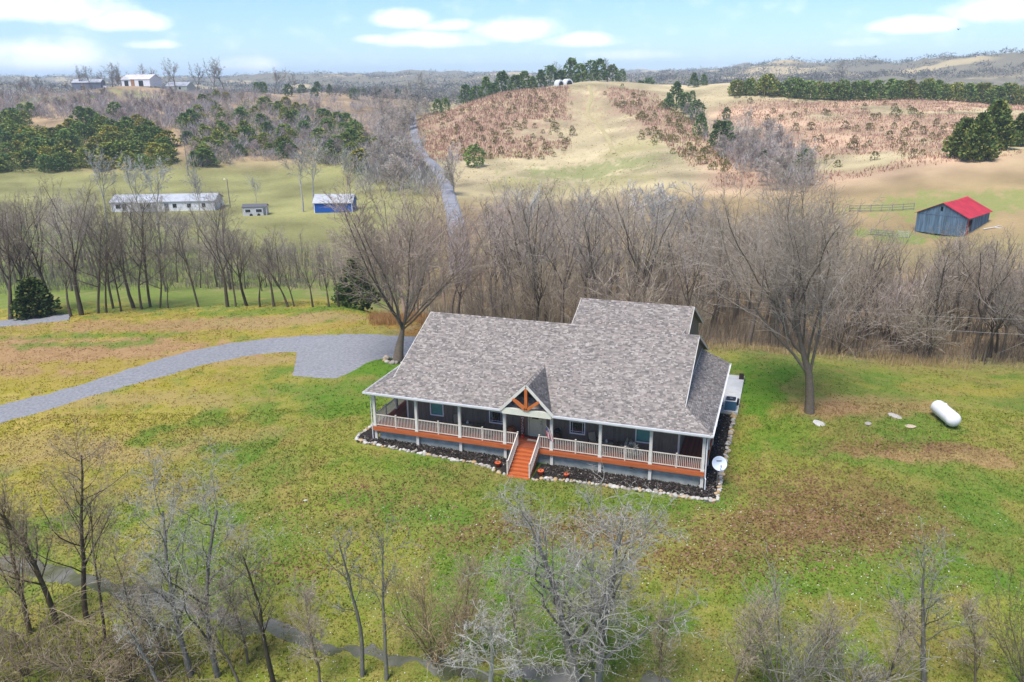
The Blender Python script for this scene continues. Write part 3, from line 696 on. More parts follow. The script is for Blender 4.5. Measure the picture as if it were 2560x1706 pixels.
# entrance gable
GX0, GX1, GXC, GZ1 = 9.93, 13.47, 11.70, 4.64
gs = (GZ1-HE)/(GXC-GX0); gc = 1/math.hypot(1, gs); gn = gs*gc
def y_meet(z): return (z-HE)/SL-O
def dorm(t):
    z = HE+t*gn; return [(0.0, y_meet(z)+O+0.03)]
DL = (GXC-GX0)/gc
shingle_plane((GX0, -O-.03, HE+.03), (0, 1, 0), (gc, 0, gn), (-gn, 0, gc), DL, dorm)
shingle_plane((GX1, -O-.03, HE+.03), (0, 1, 0), (-gc, 0, gn), (gn, 0, gc), DL, dorm)
# ridge and hip caps
def caps(a, b, w=.15, step=.2, side=None):
    a, b = np.array(a, float), np.array(b, float); d = b-a; L = np.linalg.norm(d); d /= L
    s = np.cross(d, (0, 0, 1.0)); s /= np.linalg.norm(s); u = np.cross(s, d)
    k = int(L/step); dr = np.array((0, 0, -1.0))
    for i in range(k):
        p, q = a+d*(i*L/k), a+d*((i+1.15)*L/k); h = .03+rsn.rand()*.012
        for sg in (-1, 1):
            P = [p+u*h, q+u*(h-.012), q+s*sg*w+u*(h-.012-w*side), p+s*sg*w+u*(h-w*side), p+s*sg*w+u*(h-w*side-.03), p+u*(h-.03)]
            n = len(SH_V)*6; SH_V.append(P); SH_Q.extend([(n, n+1, n+2, n+3), (n+5, n, n+3, n+4)])
caps((XG0, YR, ZR), (XG1, YR, ZR), side=SL); caps((XB0, YR2, ZR2), (XB1, YR2, ZR2), side=SL)
caps((-O, -O, HE), (XG0+.3, XG0+.3, HE+SL*(XG0+O+.3)), side=.3, w=.13); caps((XR+O, -O, HE), (XG1-.3, XR-XG1+.3, HE+SL*(XR+O-XG1+.3)), side=.3, w=.13)
caps((GXC, -O-.05, GZ1+.03), (GXC, y_meet(GZ1)+.2, GZ1+.03), side=gs, w=.12)
SV = np.array(SH_V).reshape(-1, 3)+np.array((0, 0, 1.2))
tag(link('shingle', np_mesh('shingle', SV, np.array(SH_Q), None, M_SHINGLE), roof), kind='stuff')
# roof decks under the shingles
def slab(pts, th, name, m=M_SHINBASE, parent=roof):
    n = len(pts); b = HB(); b.poly([(p[0], p[1], p[2]-.006) for p in pts]+[(p[0], p[1], p[2]-th) for p in pts],
        [tuple(range(n)), tuple(range(n, 2*n))[::-1]]+[(i, n+i, n+(i+1) % n, (i+1) % n) for i in range(n)]); return b.build(name, m, parent)
zf = lambda y: HE+SL*(y+O)
slab([(-O, -O, HE), (XR+O, -O, HE), (XG1, XR-XG1, zf(XR-XG1)), (XG1, YR, ZR), (XG0, YR, ZR), (XG0, XG0, zf(XG0))], .1, 'front_slope')
slab([(XG0, YR, ZR), (XG1, YR, ZR), (XG1, 2*YR+O, HE), (XG0, 2*YR+O, HE)], .1, 'rear_slope')
slab([(-O, -O, HE), (XG0+.02, XG0+.02, zf(XG0+.02)-.01), (XW0, XW0, zf(XW0)-.02), (XW0, YB, zf(XW0)-.02), (-O, YB, HE)], .1, 'side_slope')
slab([(XR+O, -O, HE), (XR+O, YB, HE), (XW1, YB, HE+SL*(XR+O-XW1)-.01), (XW1, XR-XW1, HE+SL*(XR+O-XW1)-.01)], .1, 'side_slope')
slab([(XB0, YR2-5, ZR2-5*SL), (XB1, YR2-5, ZR2-5*SL), (XB1, YR2, ZR2), (XB0, YR2, ZR2)], .1, 'rear_block_slope')
slab([(XB0, YR2, ZR2), (XB1, YR2, ZR2), (XB1, YE2, ZR2-(YE2-YR2)*SL), (XB0, YE2, ZR2-(YE2-YR2)*SL)], .1, 'rear_block_slope')
HB().prism([(15.62, -1.6), (YE2-.5, -1.6), (YE2-.5, ZR2-(YE2-.5-YR2)*SL-.12), (YR2, ZR2-.12), (YR2-4, ZR2-4*SL-.12), (15.62, 2.6)], 'x', XB0+.3, XB1-.3).build('rear_block_wall', M_SIDING)
for sx, ex in ((GX0, GXC), (GX1, GXC)):
    slab([(sx, -O-.03, HE+.03), (ex, -O-.03, GZ1+.03), (ex, y_meet(GZ1)+.1, GZ1+.03), (sx, -O+.12, HE+.03)] if sx < ex else
         [(ex, -O-.03, GZ1+.03), (sx, -O-.03, HE+.03), (sx, -O+.12, HE+.03), (ex, y_meet(GZ1)+.1, GZ1+.03)], .08, 'entrance_gable_slope')
# rake boards, gutters, fascia trim
def rake(a, b, nm='rake_board', w=.035, h=.17, m=M_WHITE):
    HB().bar((a[0], a[1], a[2]-.07), (b[0], b[1], b[2]-.07), w, h).build(nm, m, roof)
rake((XG0-.02, XG0+.05, zf(XG0+.05)), (XG0-.02, YR, ZR)); rake((XG1+.02, XR-XG1+.05, zf(XR-XG1+.05)), (XG1+.02, YR, ZR))
rake((XG0-.02, 2*YR+O, HE), (XG0-.02, YR, ZR)); rake((XG1+.02, 2*YR+O, HE), (XG1+.02, YR, ZR))
for x in (XB0-.02, XB1+.02):
    rake((x, YR2-3.4, ZR2-3.4*SL), (x, YR2, ZR2)); rake((x, YE2, ZR2-(YE2-YR2)*SL), (x, YR2, ZR2))
HB().bar((XB1-.27, YR+1.0, ZR-1.0*SL+.08), (XB1-.27, YR2+.6, ZR2-6.1*SL+1.2), .03, .1).build('flashing', M_WHITE, roof)
rake((GX0-.06, -O-.06, HE+.05), (GXC, -O-.06, GZ1+.06), 'rake_board', .05, .19); rake((GX1+.06, -O-.06, HE+.05), (GXC, -O-.06, GZ1+.06), 'rake_board', .05, .19)
gprof = [(-.12, -.13), (-.02, -.13), (-.02, .0), (-.045, .0), (-.05, -.1), (-.105, -.1), (-.115, .005), (-.14, .005)]
def gutter_x(x0, x1): HB().prism([(-O+p, HE+q) for p, q in gprof], 'x', x0, x1).build('gutter', M_GUTTER, roof)
gutter_x(-O-.12, GX0-.05); gutter_x(GX1+.05, XR+O+.12)
HB().prism([(-O+p, HE+q) for p, q in gprof], 'y', -O-.1, YB).build('gutter', M_GUTTER, roof)
HB().prism([(XR+O-p, HE+q) for p, q in gprof][::-1], 'y', -O-.1, YB).build('gutter', M_GUTTER, roof)
HB().box(-O+.005, XR+O-.005, -O-.018, -O+.02, HE-.22, HE-.105).build('fascia_trim', M_WHITE, roof)
HB().box(XR+O-.02, XR+O+.018, -O+.021, YB, HE-.22, HE-.105).build('fascia_trim', M_WHITE, roof)
HB().box(-O-.018, -O+.02, -O+.021, YB, HE-.22, HE-.105).build('fascia_trim', M_WHITE, roof)
HB().bar((XW1+.05, XR-XW1+.3, HE+SL*(XR+O-XW1)+.03), (XW1+.05, YB, HE+SL*(XR+O-XW1)+.03), .05, .07).build('flashing', M_WHITE, roof)
HB().prism([(XR+O, HE-.12), (XR+O, HE), (XW1, HE+SL*(XR+O-XW1)), (XW1, HE-.12)], 'y', YB-.03, YB+.0).build('lean_to_end', M_SIDING, roof)
HB().prism([(-O, HE-.12), (-O, HE), (XW0, HE+SL*(XW0+O)), (XW0, HE-.12)], 'y', YB-.03, YB+.0).build('lean_to_end', M_SIDING, roof)
# entrance gable: tie beam and timber fan
M_TIE = mat('pale_cream_beam', (0.70, 0.69, 0.57), 0.6, (0.62, 0.61, 0.49), 2, 2)
HB().box(GX0+.05, GX1-.05, -O-.03, -O+.12, HE-.3, HE+.14).build('tie_beam', M_TIE)
tr = HB(); tr.bar((GXC, -O-.02, HE+.12), (GXC, -O-.02, GZ1-.22), .2, .2, (0, 1, 0)); tr.build('king_post', M_TIMBER)
HB().bar((GXC-.06, -O-.02, HE+.17), (GXC-.92, -O-.02, HE+.86), .18, .2, (0, 1, 0)).build('brace', M_TIMBER)
HB().bar((GXC+.06, -O-.02, HE+.17), (GXC+.92, -O-.02, HE+.86), .18, .2, (0, 1, 0)).build('brace', M_TIMBER)
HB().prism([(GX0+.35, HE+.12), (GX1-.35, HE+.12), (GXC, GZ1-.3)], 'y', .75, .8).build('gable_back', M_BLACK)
# downspouts
HB().tube([(XR+.42, -.3, 2.55), (XR+.2, -.14, 2.3), (XR+.2, -.14, -.35), (XR+.24, -.2, -.45), (XR+.24, -.2, -1.2)], .04, 6).build('downspout', M_GUTTER)
HB().tube([(-.22, -.1, 2.5), (-.22, -.1, -1.1)], .035, 6).build('downspout', M_GUTTER)
# wall lanterns
for x in (7.35, 16.1): HB().box(x-.05, x+.05, PW-.14, PW-.04, 1.55, 1.8).box(x-.02, x+.02, PW-.04, PW-.02, 1.62, 1.7).build('wall_lantern', M_STEEL)

# ------------------------------------------------------------------ plants: prototypes
def col_mat(name, stops, rough=0.9, spec=0.1, grain=0.0, gscale=6, trans=0.0):
    """ramp per loose island, tinted by the object's own colour"""
    m = ramp_island(name, stops, rough, spec=spec, grain=grain, gscale=gscale); nt = m.node_tree; L = nt.links; b = nt.nodes['Principled BSDF']
    src = b.inputs['Base Color'].links[0].from_socket
    oi = nt.nodes.new('ShaderNodeObjectInfo'); x = nt.nodes.new('ShaderNodeVectorMath'); x.operation = 'MULTIPLY'
    L.new(src, x.inputs[0]); L.new(oi.outputs['Color'], x.inputs[1]); L.new(x.outputs[0], b.inputs['Base Color']); return m
M_BARK = col_mat('bark', [(0, (0.13, 0.108, 0.086)), (1, (0.19, 0.165, 0.135))], grain=0.4, gscale=5)
M_TWIG = col_mat('twigs', [(0, (0.15, 0.125, 0.10)), (0.5, (0.215, 0.185, 0.155)), (1, (0.30, 0.27, 0.235))])
M_PALEBARK = col_mat('pale_lichen_bark', [(0, (0.23, 0.22, 0.195)), (0.5, (0.33, 0.325, 0.30)), (1, (0.46, 0.455, 0.43))], grain=0.45, gscale=4)
for _m in (M_BARK, M_PALEBARK):
    nt = _m.node_tree; t_ = nt.nodes.new('ShaderNodeTexCoord'); n_ = nt.nodes.new('ShaderNodeTexNoise'); n_.inputs['Scale'].default_value = 9; mp_ = nt.nodes.new('ShaderNodeMapping'); mp_.inputs['Scale'].default_value = (2, 2, .35)
    bp_ = nt.nodes.new('ShaderNodeBump'); bp_.inputs['Strength'].default_value = .8; bp_.inputs['Distance'].default_value = .06
    nt.links.new(t_.outputs['Object'], mp_.inputs[0]); nt.links.new(mp_.outputs[0], n_.inputs['Vector']); nt.links.new(n_.outputs['Fac'], bp_.inputs['Height']); nt.links.new(bp_.outputs[0], nt.nodes['Principled BSDF'].inputs['Normal'])
M_CEDAR = col_mat('cedar_foliage', [(0, (0.04, 0.075, 0.026)), (0.45, (0.095, 0.145, 0.04)), (0.8, (0.165, 0.20, 0.055)), (1, (0.25, 0.245, 0.075))])
def tubes_mesh(name, branches, m, kmin=3):
    V, Q, n = [], [], 0; groups = {}
    ref = np.array((0.31, 0.2, 0.93))
    for pts, rs, k in branches: groups.setdefault((len(pts), k), []).append((pts, rs))
    for (N, k), lst in groups.items():
        P = np.array([x[0] for x in lst]); R = np.array([x[1] for x in lst])[..., None, None]; B = len(P)
        D = np.gradient(P, axis=1); D /= np.linalg.norm(D, axis=-1, keepdims=True)+1e-9
        a = np.cross(D, ref); ln = np.linalg.norm(a, axis=-1); a[ln < .05] = np.cross(D[ln < .05], (1, 0, 0)); a /= np.linalg.norm(a, axis=-1, keepdims=True)+1e-9
        b = np.cross(D, a); t = np.arange(k)*2*math.pi/k
        V.append((P[:, :, None]+R*(a[:, :, None]*np.cos(t)[:, None]+b[:, :, None]*np.sin(t)[:, None])).reshape(-1, 3))
        ii = n+np.arange(B*N*k).reshape(B, N, k); j = np.roll(ii, -1, 2)
        Q.append(np.stack([ii[:, :-1], j[:, :-1], j[:, 1:], ii[:, 1:]], -1).reshape(-1, 4)); n += B*N*k
    return np_mesh(name, np.concatenate(V), np.concatenate(Q), None, m, True)
def rot_about(d, tilt, spin):
    x, y, z = float(d[0]), float(d[1]), float(d[2])
    ax, ay, az_ = y*.95-z*.1, z*.3-x*.95, x*.1-y*.3; l = math.sqrt(ax*ax+ay*ay+az_*az_)
    if l < .05: ax, ay, az_ = 0.0, z, -y; l = math.sqrt(ay*ay+az_*az_)
    ax, ay, az_ = ax/l, ay/l, az_/l; bx, by, bz = y*az_-z*ay, z*ax-x*az_, x*ay-y*ax
    c, s1 = math.cos(tilt), math.sin(tilt); p, q = math.cos(spin)*s1, math.sin(spin)*s1
    return np.array((x*c+ax*p+bx*q, y*c+ay*p+by*q, z*c+az_*p+bz*q))
def grow_tree(seed, h, r0, P):
    """branches by level; P: per-level lists n, tmin, tilt, ratio, wander, trop, segs"""
    rs = np.random.RandomState(seed); out = {}
    maxl = len(P['n'])
    def go(p, d, L, r, lv):
        S = P['segs'][lv]; pts, ds = [p], []
        for i in range(S):
            d = d+rs.normal(0, P['wander'][lv], 3); d[2] += P['trop'][lv]; d = d/math.sqrt(d@d)
            p = p+d*(L/S); pts.append(p); ds.append(d)
        rad_ = [r*(1-(1-P['taper'][lv])*i/S) for i in range(S+1)]
        out.setdefault(lv, []).append((pts, rad_, P['sides'][lv]))
        if lv >= maxl: return
        n = P['n'][lv]; n = max(1, int(round(n*rs.uniform(.75, 1.25)*(1 if lv == 0 else min(1.4, .5+L/P.get('ref', 1e9) if 'ref' in P else 1))))); sp = rs.rand()*6.28
        for i in range(n):
            t = P['tmin'][lv]+(1-P['tmin'][lv])*((i+rs.rand())/n); k = min(int(t*S), S-1); f = t*S-k
            q = pts[k]*(1-f)+pts[k+1]*f; sp += 2.4+rs.normal(0, .4)
            dd = rot_about(ds[k], max(.12, rs.normal(P['tilt'][lv], .16)), sp)
            go(q, dd, L*P['ratio'][lv]*(1.15-.55*t)*rs.uniform(.65, 1.25), max(P.get('rmin', .012), rad_[k]*P['rr'][lv]*rs.uniform(.7, 1)), lv+1)
    go(np.zeros(3)-np.array((0, 0, .35)), np.array((rs.normal(0, .05), rs.normal(0, .05), 1.0)), h*P['trunk'], r0, 0)
    return out
def tree_proto(name, seed, h, r0, P, bark=None, twig=None):
    b = grow_tree(seed, h, r0, P)
    tr = [x for l in (0, 1) for x in b.get(l, [])]; cr = [x for l in b if l > 1 for x in b[l]]
    top = max(max(p[2] for p in x[0]) for l in b for x in b[l])
    return dict(trunk=tubes_mesh(name+'_trunk', tr, bark or M_BARK), crown=tubes_mesh(name+'_crown', cr, twig or M_TWIG), h=top)
ROW = dict(trunk=.92, n=[17, 7, 6, 4], tmin=[.28, .2, .15, .15], tilt=[.75, .65, .6, .6], ratio=[.42, .55, .6, .6], wander=[.09, .13, .16, .2], trop=[.02, .09, .05, .02],
           segs=[7, 4, 3, 1], taper=[.18, .3, .4, .35], sides=[6, 4, 3, 3], rr=[.42, .5, .55, .7])
ROW['segs'] = [7, 5, 3, 2, 1]; ROW['wander'] = [.09, .13, .16, .2, .2]; ROW['trop'] = [.02, .09, .05, .02, 0]; ROW['taper'] = [.18, .3, .4, .35, .5]; ROW['sides'] = [6, 4, 3, 3, 3]
def var(base, **k): d = dict(base); d.update(k); return d
FORK = var(ROW, trunk=.45, n=[6, 10, 6, 5], tmin=[.55, .2, .15, .1], tilt=[.42, .6, .6, .6], ratio=[1.35, .42, .5, .55], trop=[.03, .10, .06, .03, 0])
VASE = var(ROW, trunk=.20, n=[11, 14, 8, 6], tmin=[.78, .14, .12, .1], tilt=[.55, .45, .5, .55], ratio=[4.1, .40, .48, .55], wander=[.04, .06, .12, .16, .2], trop=[0, .055, .06, .04, 0], segs=[4, 8, 4, 2, 1], sides=[10, 7, 4, 3, 3], rr=[.48, .5, .5, .6])
BROAD = var(ROW, trunk=.5, n=[9, 11, 8, 6], tmin=[.35, .15, .12, .1], tilt=[.55, .62, .6, .6], ratio=[1.15, .45, .5, .55], wander=[.08, .11, .16, .2, .2], trop=[.02, .07, .05, .03, 0], segs=[6, 7, 4, 2, 1], sides=[10, 6, 4, 3, 3], rr=[.5, .5, .52, .6])
TWIST = var(ROW, trunk=.55, n=[7, 8, 5, 4], tmin=[.45, .2, .15, .15], tilt=[.65, .75, .8, .8], ratio=[.75, .55, .55, .6], wander=[.13, .24, .3, .3, .3], trop=[.02, .07, .03, 0, 0], segs=[7, 7, 5, 3, 2], sides=[8, 6, 5, 4, 3], rr=[.55, .5, .55, .6], taper=[.3, .25, .3, .35, .5])
SLIM = var(ROW, trunk=.95, n=[15, 6, 4], tmin=[.35, .15, .1], tilt=[.6, .55, .55], ratio=[.28, .5, .55], segs=[8, 4, 2, 1], wander=[.05, .12, .18, .2], trop=[.02, .1, .05, 0], taper=[.2, .3, .4, .5], sides=[7, 4, 3, 3], rr=[.4, .5, .6])
BUSH = var(ROW, trunk=.12, n=[13, 8, 6], tmin=[.1, .25, .2], tilt=[.5, .45, .5], ratio=[6.5, .5, .5], wander=[.1, .13, .2, .2], trop=[0, .07, .05, 0], segs=[2, 6, 3, 1], taper=[.7, .25, .4, .5], sides=[5, 4, 3, 3], rr=[.5, .5, .6])
TWIGM = var(ROW)
PROT = {}
for i in range(5): PROT['row%d' % i] = tree_proto('row_tree', 100+i, 15, .22, var(ROW, n=[15, 6, 5, 3], rr=[.55, .55, .6, .7]))
for i in range(4): PROT['fork%d' % i] = tree_proto('fork_tree', 140+i, 15, .28, var(FORK, n=[6, 9, 5, 4], rr=[.6, .55, .6, .7]))
for i in range(3): PROT['syc%d' % i] = tree_proto('sycamore', 160+i, 16, .26, var(FORK, wander=[.07, .15, .2, .22, .2], n=[6, 9, 5, 4], rmin=.03, rr=[.6, .6, .7, .8]), M_PALEBARK, M_PALEBARK)
for i in range(2): PROT['slim%d' % i] = tree_proto('slim_tree', 180+i, 9, .10, SLIM)
for i in range(3): PROT['bush%d' % i] = tree_proto('bare_bush', 190+i, 5, .07, BUSH)
LOW = var(ROW, n=[11, 5, 4], tmin=[.2, .2, .15], segs=[4, 3, 2, 1], sides=[4, 3, 3, 3], taper=[.3, .3, .4, .5], rr=[.5, .6, .8], wander=[.08, .14, .2, .2], trop=[.02, .1, .05, 0], tilt=[.6, .6, .6], ratio=[.5, .55, .6])
for i in range(3): PROT['sky%d' % i] = tree_proto('sky_tree', 250+i, 15, .3, var(FORK, n=[6, 8, 5, 4], rmin=.028, rr=[.6, .55, .6, .7]))
for i in range(4): PROT['far%d' % i] = tree_proto('far_tree', 230+i, 10, .2, var(LOW, n=[15, 6, 5], rmin=.065, rr=[.5, .6, .9]))
for i in range(4): PROT['low%d' % i] = tree_proto('low_tree', 210+i, 10, .16, LOW)
def place(pr, name, loc, h, rz, label, cat, group=None, tint=(1, 1, 1), lean=(0, 0), wide=1.0, trunk_tint=None):
    s = h/pr['h']; o = empty(name, loc, rz, label, cat, group); o.scale = (s*wide, s*wide, s); o.rotation_euler = (lean[0], lean[1], rz)
    a = link('trunk', pr['trunk'], o); b = link('crown', pr['crown'], o)
    a.color = (*(trunk_tint or tint), 1); b.color = (*tint, 1); return o
def cedar_mesh(seed, dense=1.0, conical=0.8, trunk=True):
    rs = np.random.RandomState(seed); V, Q = [], []; n = int(200*dense)
    for i in range(n):
        z = rs.rand()**.85*.94+.05; R = .36*min(1, (1.02-z)**conical*1.3)*(.7+.3*min(1, z*6)); a = rs.rand()*6.28
        r = R*math.sqrt(rs.uniform(.35, 1))*(1+.25*math.sin(a*3+seed)+.15*math.sin(a*5+z*9))
        c = np.array((r*math.cos(a), r*math.sin(a), z)); o_ = np.array((math.cos(a), math.sin(a), .55))
        for k in range(6):
            d = o_+rs.normal(0, .55, 3); d /= np.linalg.norm(d); w = np.cross(d, rs.normal(0, 1, 3)); w /= np.linalg.norm(w)+1e-6
            L, W_ = rs.uniform(.035, .075), rs.uniform(.018, .034); p = c+rs.normal(0, .025, 3)
            m = len(V); V += [p-w*W_*.6, p+w*W_*.6, p+d*L+w*W_, p+d*L-w*W_]; Q.append((m, m+1, m+2, m+3))
    if trunk:
        m = len(V)
        for zz, rr in ((0, .022), (.6, .012)):
            for k in range(5): V.append(np.array((rr*math.cos(k*1.2566), rr*math.sin(k*1.2566), zz-.03)))
        for k in range(5): Q.append((m+k, m+(k+1) % 5, m+5+(k+1) % 5, m+5+k))
    return np_mesh('cedar', np.array(V), np.array(Q), None, M_CEDAR)
CED = [cedar_mesh(i, 1.0, (.45, .6, .8, .5)[i % 4]) for i in range(6)]
CED_S = [cedar_mesh(20+i, .35, .6) for i in range(4)]
CED_BIG = [cedar_mesh(40+i, 4.0, (.6, .8)[i]) for i in range(2)]
def spot(x, y, x0, x1, y0, y1): return ('left', 'middle', 'right')[min(2, max(0, int(3*(x-x0)/(x1-x0))))]+' '+('top', 'centre', 'bottom')[min(2, max(0, int(3*(y-y0)/(y1-y0))))]
def cedar(loc, h, label, group, rs, name='cedar_tree', cat='tree', meshes=CED, tint=None, wide=1.0):
    o = link(name, meshes[rs.randint(len(meshes))]); o.location = loc; s = h; w = s*wide*rs.uniform(.85, 1.15)
    o.scale = (w, w, s); o.rotation_euler = (0, 0, rs.rand()*6.28)
    t = tint if tint is not None else (1, 1, 1); v = rs.uniform(.8, 1.2); o.color = (t[0]*v, t[1]*v, t[2]*v, 1)
    return tag(o, label, cat, group)
RS = np.random.RandomState(77)
GREY = (1.8, 1.76, 1.72); BROWN = (1.7, 1.6, 1.45); DARK = (.72, .66, .58); SILVER = (1.7, 1.7, 1.7); RED = (1.85, 1.58, 1.5)
def jit(t, a=.3):
    v = RS.uniform(1-a, 1+a); return (t[0]*v, t[1]*v*RS.uniform(.97, 1.03), t[2]*v*RS.uniform(.95, 1.05))
def pick(*keys): k = keys[RS.randint(len(keys))]; n = sum(1 for q in PROT if q.rstrip('0123456789') == k); return PROT[k+str(RS.randint(n))]

# ------------------------------------------------------------------ the two big yard trees
g = ground(993, 903); d_ = depth(g)
BT1 = tree_proto('vase_maple', 11, 18, .4, var(VASE, rmin=.012, n=[13, 14, 8, 5], trop=[0, .075, .07, .05, 0], tilt=[.52, .42, .5, .55]))
place(BT1, 'maple_tree', g, (height_to(428, 1000, d_)-g[2])*1.06, 2.1, 'large vase-shaped bare tree in a ring of rocks beside the gravel drive', 'tree', tint=(1.6, 1.46, 1.36), wide=1.35, trunk_tint=(1.15, 1.06, .96))
g = ground(2024, 1033); d_ = depth(g)
BT2 = tree_proto('broad_walnut', 23, 20, .37, var(BROAD, n=[13, 13, 8, 6], rmin=.011, trunk=.6, tilt=[.45, .6, .6, .6], tmin=[.25, .15, .12, .1]))
place(BT2, 'walnut_tree', g, (height_to(405, 2040, d_)-g[2])*1.06, .6, 'tallest bare tree with forked trunk on the lawn between house and propane tank', 'tree', tint=(1.5, 1.46, 1.38), wide=1.15, trunk_tint=(1.0, .95, .87))

# ------------------------------------------------------------------ trees along the far edge of the lawn (left)
ROWA = [(25,800,470),(53,795,440),(72,793,520),(123,787,450),(178,792,560),(204,788,430),(245,784,470),(266,782,520),(284,772,480),(303,779,560),(335,771,470),(354,774,500),(376,768,440),(400,771,540),
        (421,771,640),(496,768,500),(569,768,480),(590,768,560),(618,765,520),(650,768,600),(685,767,560),(721,768,590),(736,767,600),(782,768,610),(822,768,610),(847,768,600),(890,770,640)]
ordw = ['first', 'second', 'third', 'fourth', 'fifth', 'sixth', 'seventh', 'eighth', 'ninth', 'tenth', 'eleventh', 'twelfth', 'thirteenth', 'fourteenth', 'fifteenth', 'sixteenth', 'seventeenth', 'eighteenth',
        'nineteenth', 'twentieth', 'twenty-first', 'twenty-second', 'twenty-third', 'twenty-fourth', 'twenty-fifth', 'twenty-sixth', 'twenty-seventh']
for i, (px, py, ty) in enumerate(ROWA):
    g = ground(px, py); g = at_dist(px, py, min(depth(g), 99)); d_ = depth(g); h = max(6, min(19, height_to(ty, px, d_)-g[2]))
    pr = pick('row', 'fork') if i not in (5, 16) else PROT['fork1']
    place(pr, 'bare_tree', g, h, RS.rand()*6.28, '%s trunk, counted from the left, in the bare tree row along the lawn edge' % ordw[i], 'tree', 'bare trees along the far lawn edge',
          jit((1.05, 1.0, .95)), (RS.normal(0, .05), RS.normal(0, .05)), trunk_tint=jit((.62, .56, .5)), wide=.9)
g = ground(92, 792); cedar(at_dist(92, 792, min(depth(g), 98)), 4.6, 'small dark evergreen standing between the bare trunks at the lawn edge', None, RS, meshes=CED_BIG, tint=(.75, .8, .8), wide=1.25)
g = at_dist(893, 760, 95); cedar(g, 6.0, 'dark green evergreen behind the large vase-shaped tree', None, RS, meshes=CED_BIG, tint=(.8, .85, .8), wide=1.0)

# belts of trees: (count, px range, depth range, top row range, kinds, tint, label, group)
def belt(n, x0, x1, d0, d1, t0, t1, kinds, tint, label, group, hmin=6, hmax=20, skip=None, trunk=None, name='woodland_tree'):
    for i in range(n):
        px = x0+(x1-x0)*((i+RS.rand())/n) if n > 3 else RS.uniform(x0, x1); dd = RS.uniform(d0, d1)
        if skip and skip(px): continue
        g = at_dist(px, 560, dd); h = height_to(RS.uniform(t0, t1), px, dd)-g[2]; h = min(max(h, hmin), hmax)
        w_ = ('left', 'middle', 'right')[min(2, int(3*(px-x0)/(x1-x0)))]+(' front' if dd < (d0+d1)/2 else ' back')
        place(pick(*kinds), name, g, h, RS.rand()*6.28, label+', '+w_+' part', 'tree', group+', '+w_, jit(tint), (RS.normal(0, .04), RS.normal(0, .04)), trunk_tint=trunk and jit(trunk))
belt(70, -90, 570, 110, 165, 460, 600, ('row', 'fork'), GREY, 'grey bare tree in the creek belt before the mobile home', 'creek trees below the mobile home', name='creek_tree', hmax=19, trunk=(.9, .85, .8))
belt(34, 540, 960, 108, 150, 555, 640, ('row', 'fork', 'slim'), GREY, 'low grey bare tree in the creek belt before the blue shed', 'creek trees below the blue shed', name='creek_tree', hmin=5, hmax=14, trunk=(.9, .85, .8))
belt(26, 950, 1290, 90, 140, 470, 560, ('row', 'fork'), RED, 'reddish-grey bare tree in the wood behind the left roof end', 'woodland trees behind the roof and drive', hmax=19)
belt(44, 1200, 1800, 86, 135, 430, 580, ('row', 'fork'), (1.75, 1.7, 1.62), 'tall brown-grey bare tree in the wood behind the house', 'woodland trees behind the house', hmax=20, trunk=(.7, .65, .6))
belt(26, 1180, 1760, 84, 100, 560, 680, ('row', 'slim', 'bush'), BROWN, 'low bare tree on the wood edge behind the roof ridge', 'low trees behind the roof ridge', hmin=5, hmax=13)
belt(16, 1250, 1750, 120, 140, 440, 500, ('syc', 'fork'), SILVER, 'silvery bare tree in the deep wood behind the house', 'silvery trees behind the house', hmax=19)
belt(40, 1740, 2120, 78, 125, 480, 590, ('row', 'fork'), (1.6, 1.54, 1.44), 'grey-brown bare tree in the thicket behind the tallest yard tree', 'thicket trees behind the yard tree', name='thicket_tree', hmax=18, trunk=(.75, .7, .64))
belt(62, 2080, 2720, 77, 122, 545, 690, ('row', 'fork', 'bush'), (1.5, 1.43, 1.33), 'dark brown bare tree in the thicket below the red-roofed barn', 'thicket trees below the barn', name='thicket_tree', hmin=7, hmax=15, trunk=(.62, .56, .5))
# white sycamores in the valley
SYC = [(268,570,352,'white-limbed sycamore in front of the left end of the mobile home'),(352,560,372,'white-limbed sycamore forking over the middle of the mobile home'),(395,565,385,'white-limbed sycamore just left of the mobile home white siding'),(500,565,400,'white-limbed sycamore at the right end of the mobile home'),
       (640,520,430,'small pale sycamore right beside the camper trailer'),(757,530,352,'tall pale sycamore standing left of the blue shed'),(784,525,345,'tall pale sycamore rising behind the left end of the blue shed'),(878,528,348,'tall pale sycamore at the right corner of the blue shed'),
       (1056,425,322,'white leafless sycamore standing right beside the bend of the county road'),(1135,470,350,'grey bare tree with drooping limbs at the county road bend'),(2000,455,330,'white-stemmed bare tree at the mouth of the hillside gully'),(1870,330,260,'pale leaning tree in the upper gully between the hills')]
for px, by, ty, lb in SYC:
    g = ground(px, by) if by < 540 else at_dist(px, by, 178); d_ = depth(g); h = height_to(ty, px, d_)-g[2]
    place(pick('syc'), 'sycamore_tree', g, min(h, 24), RS.rand()*6.28, lb, 'tree', None, jit((1.35, 1.33, 1.3)), trunk_tint=(1.1, 1.05, 1.0), wide=.8)

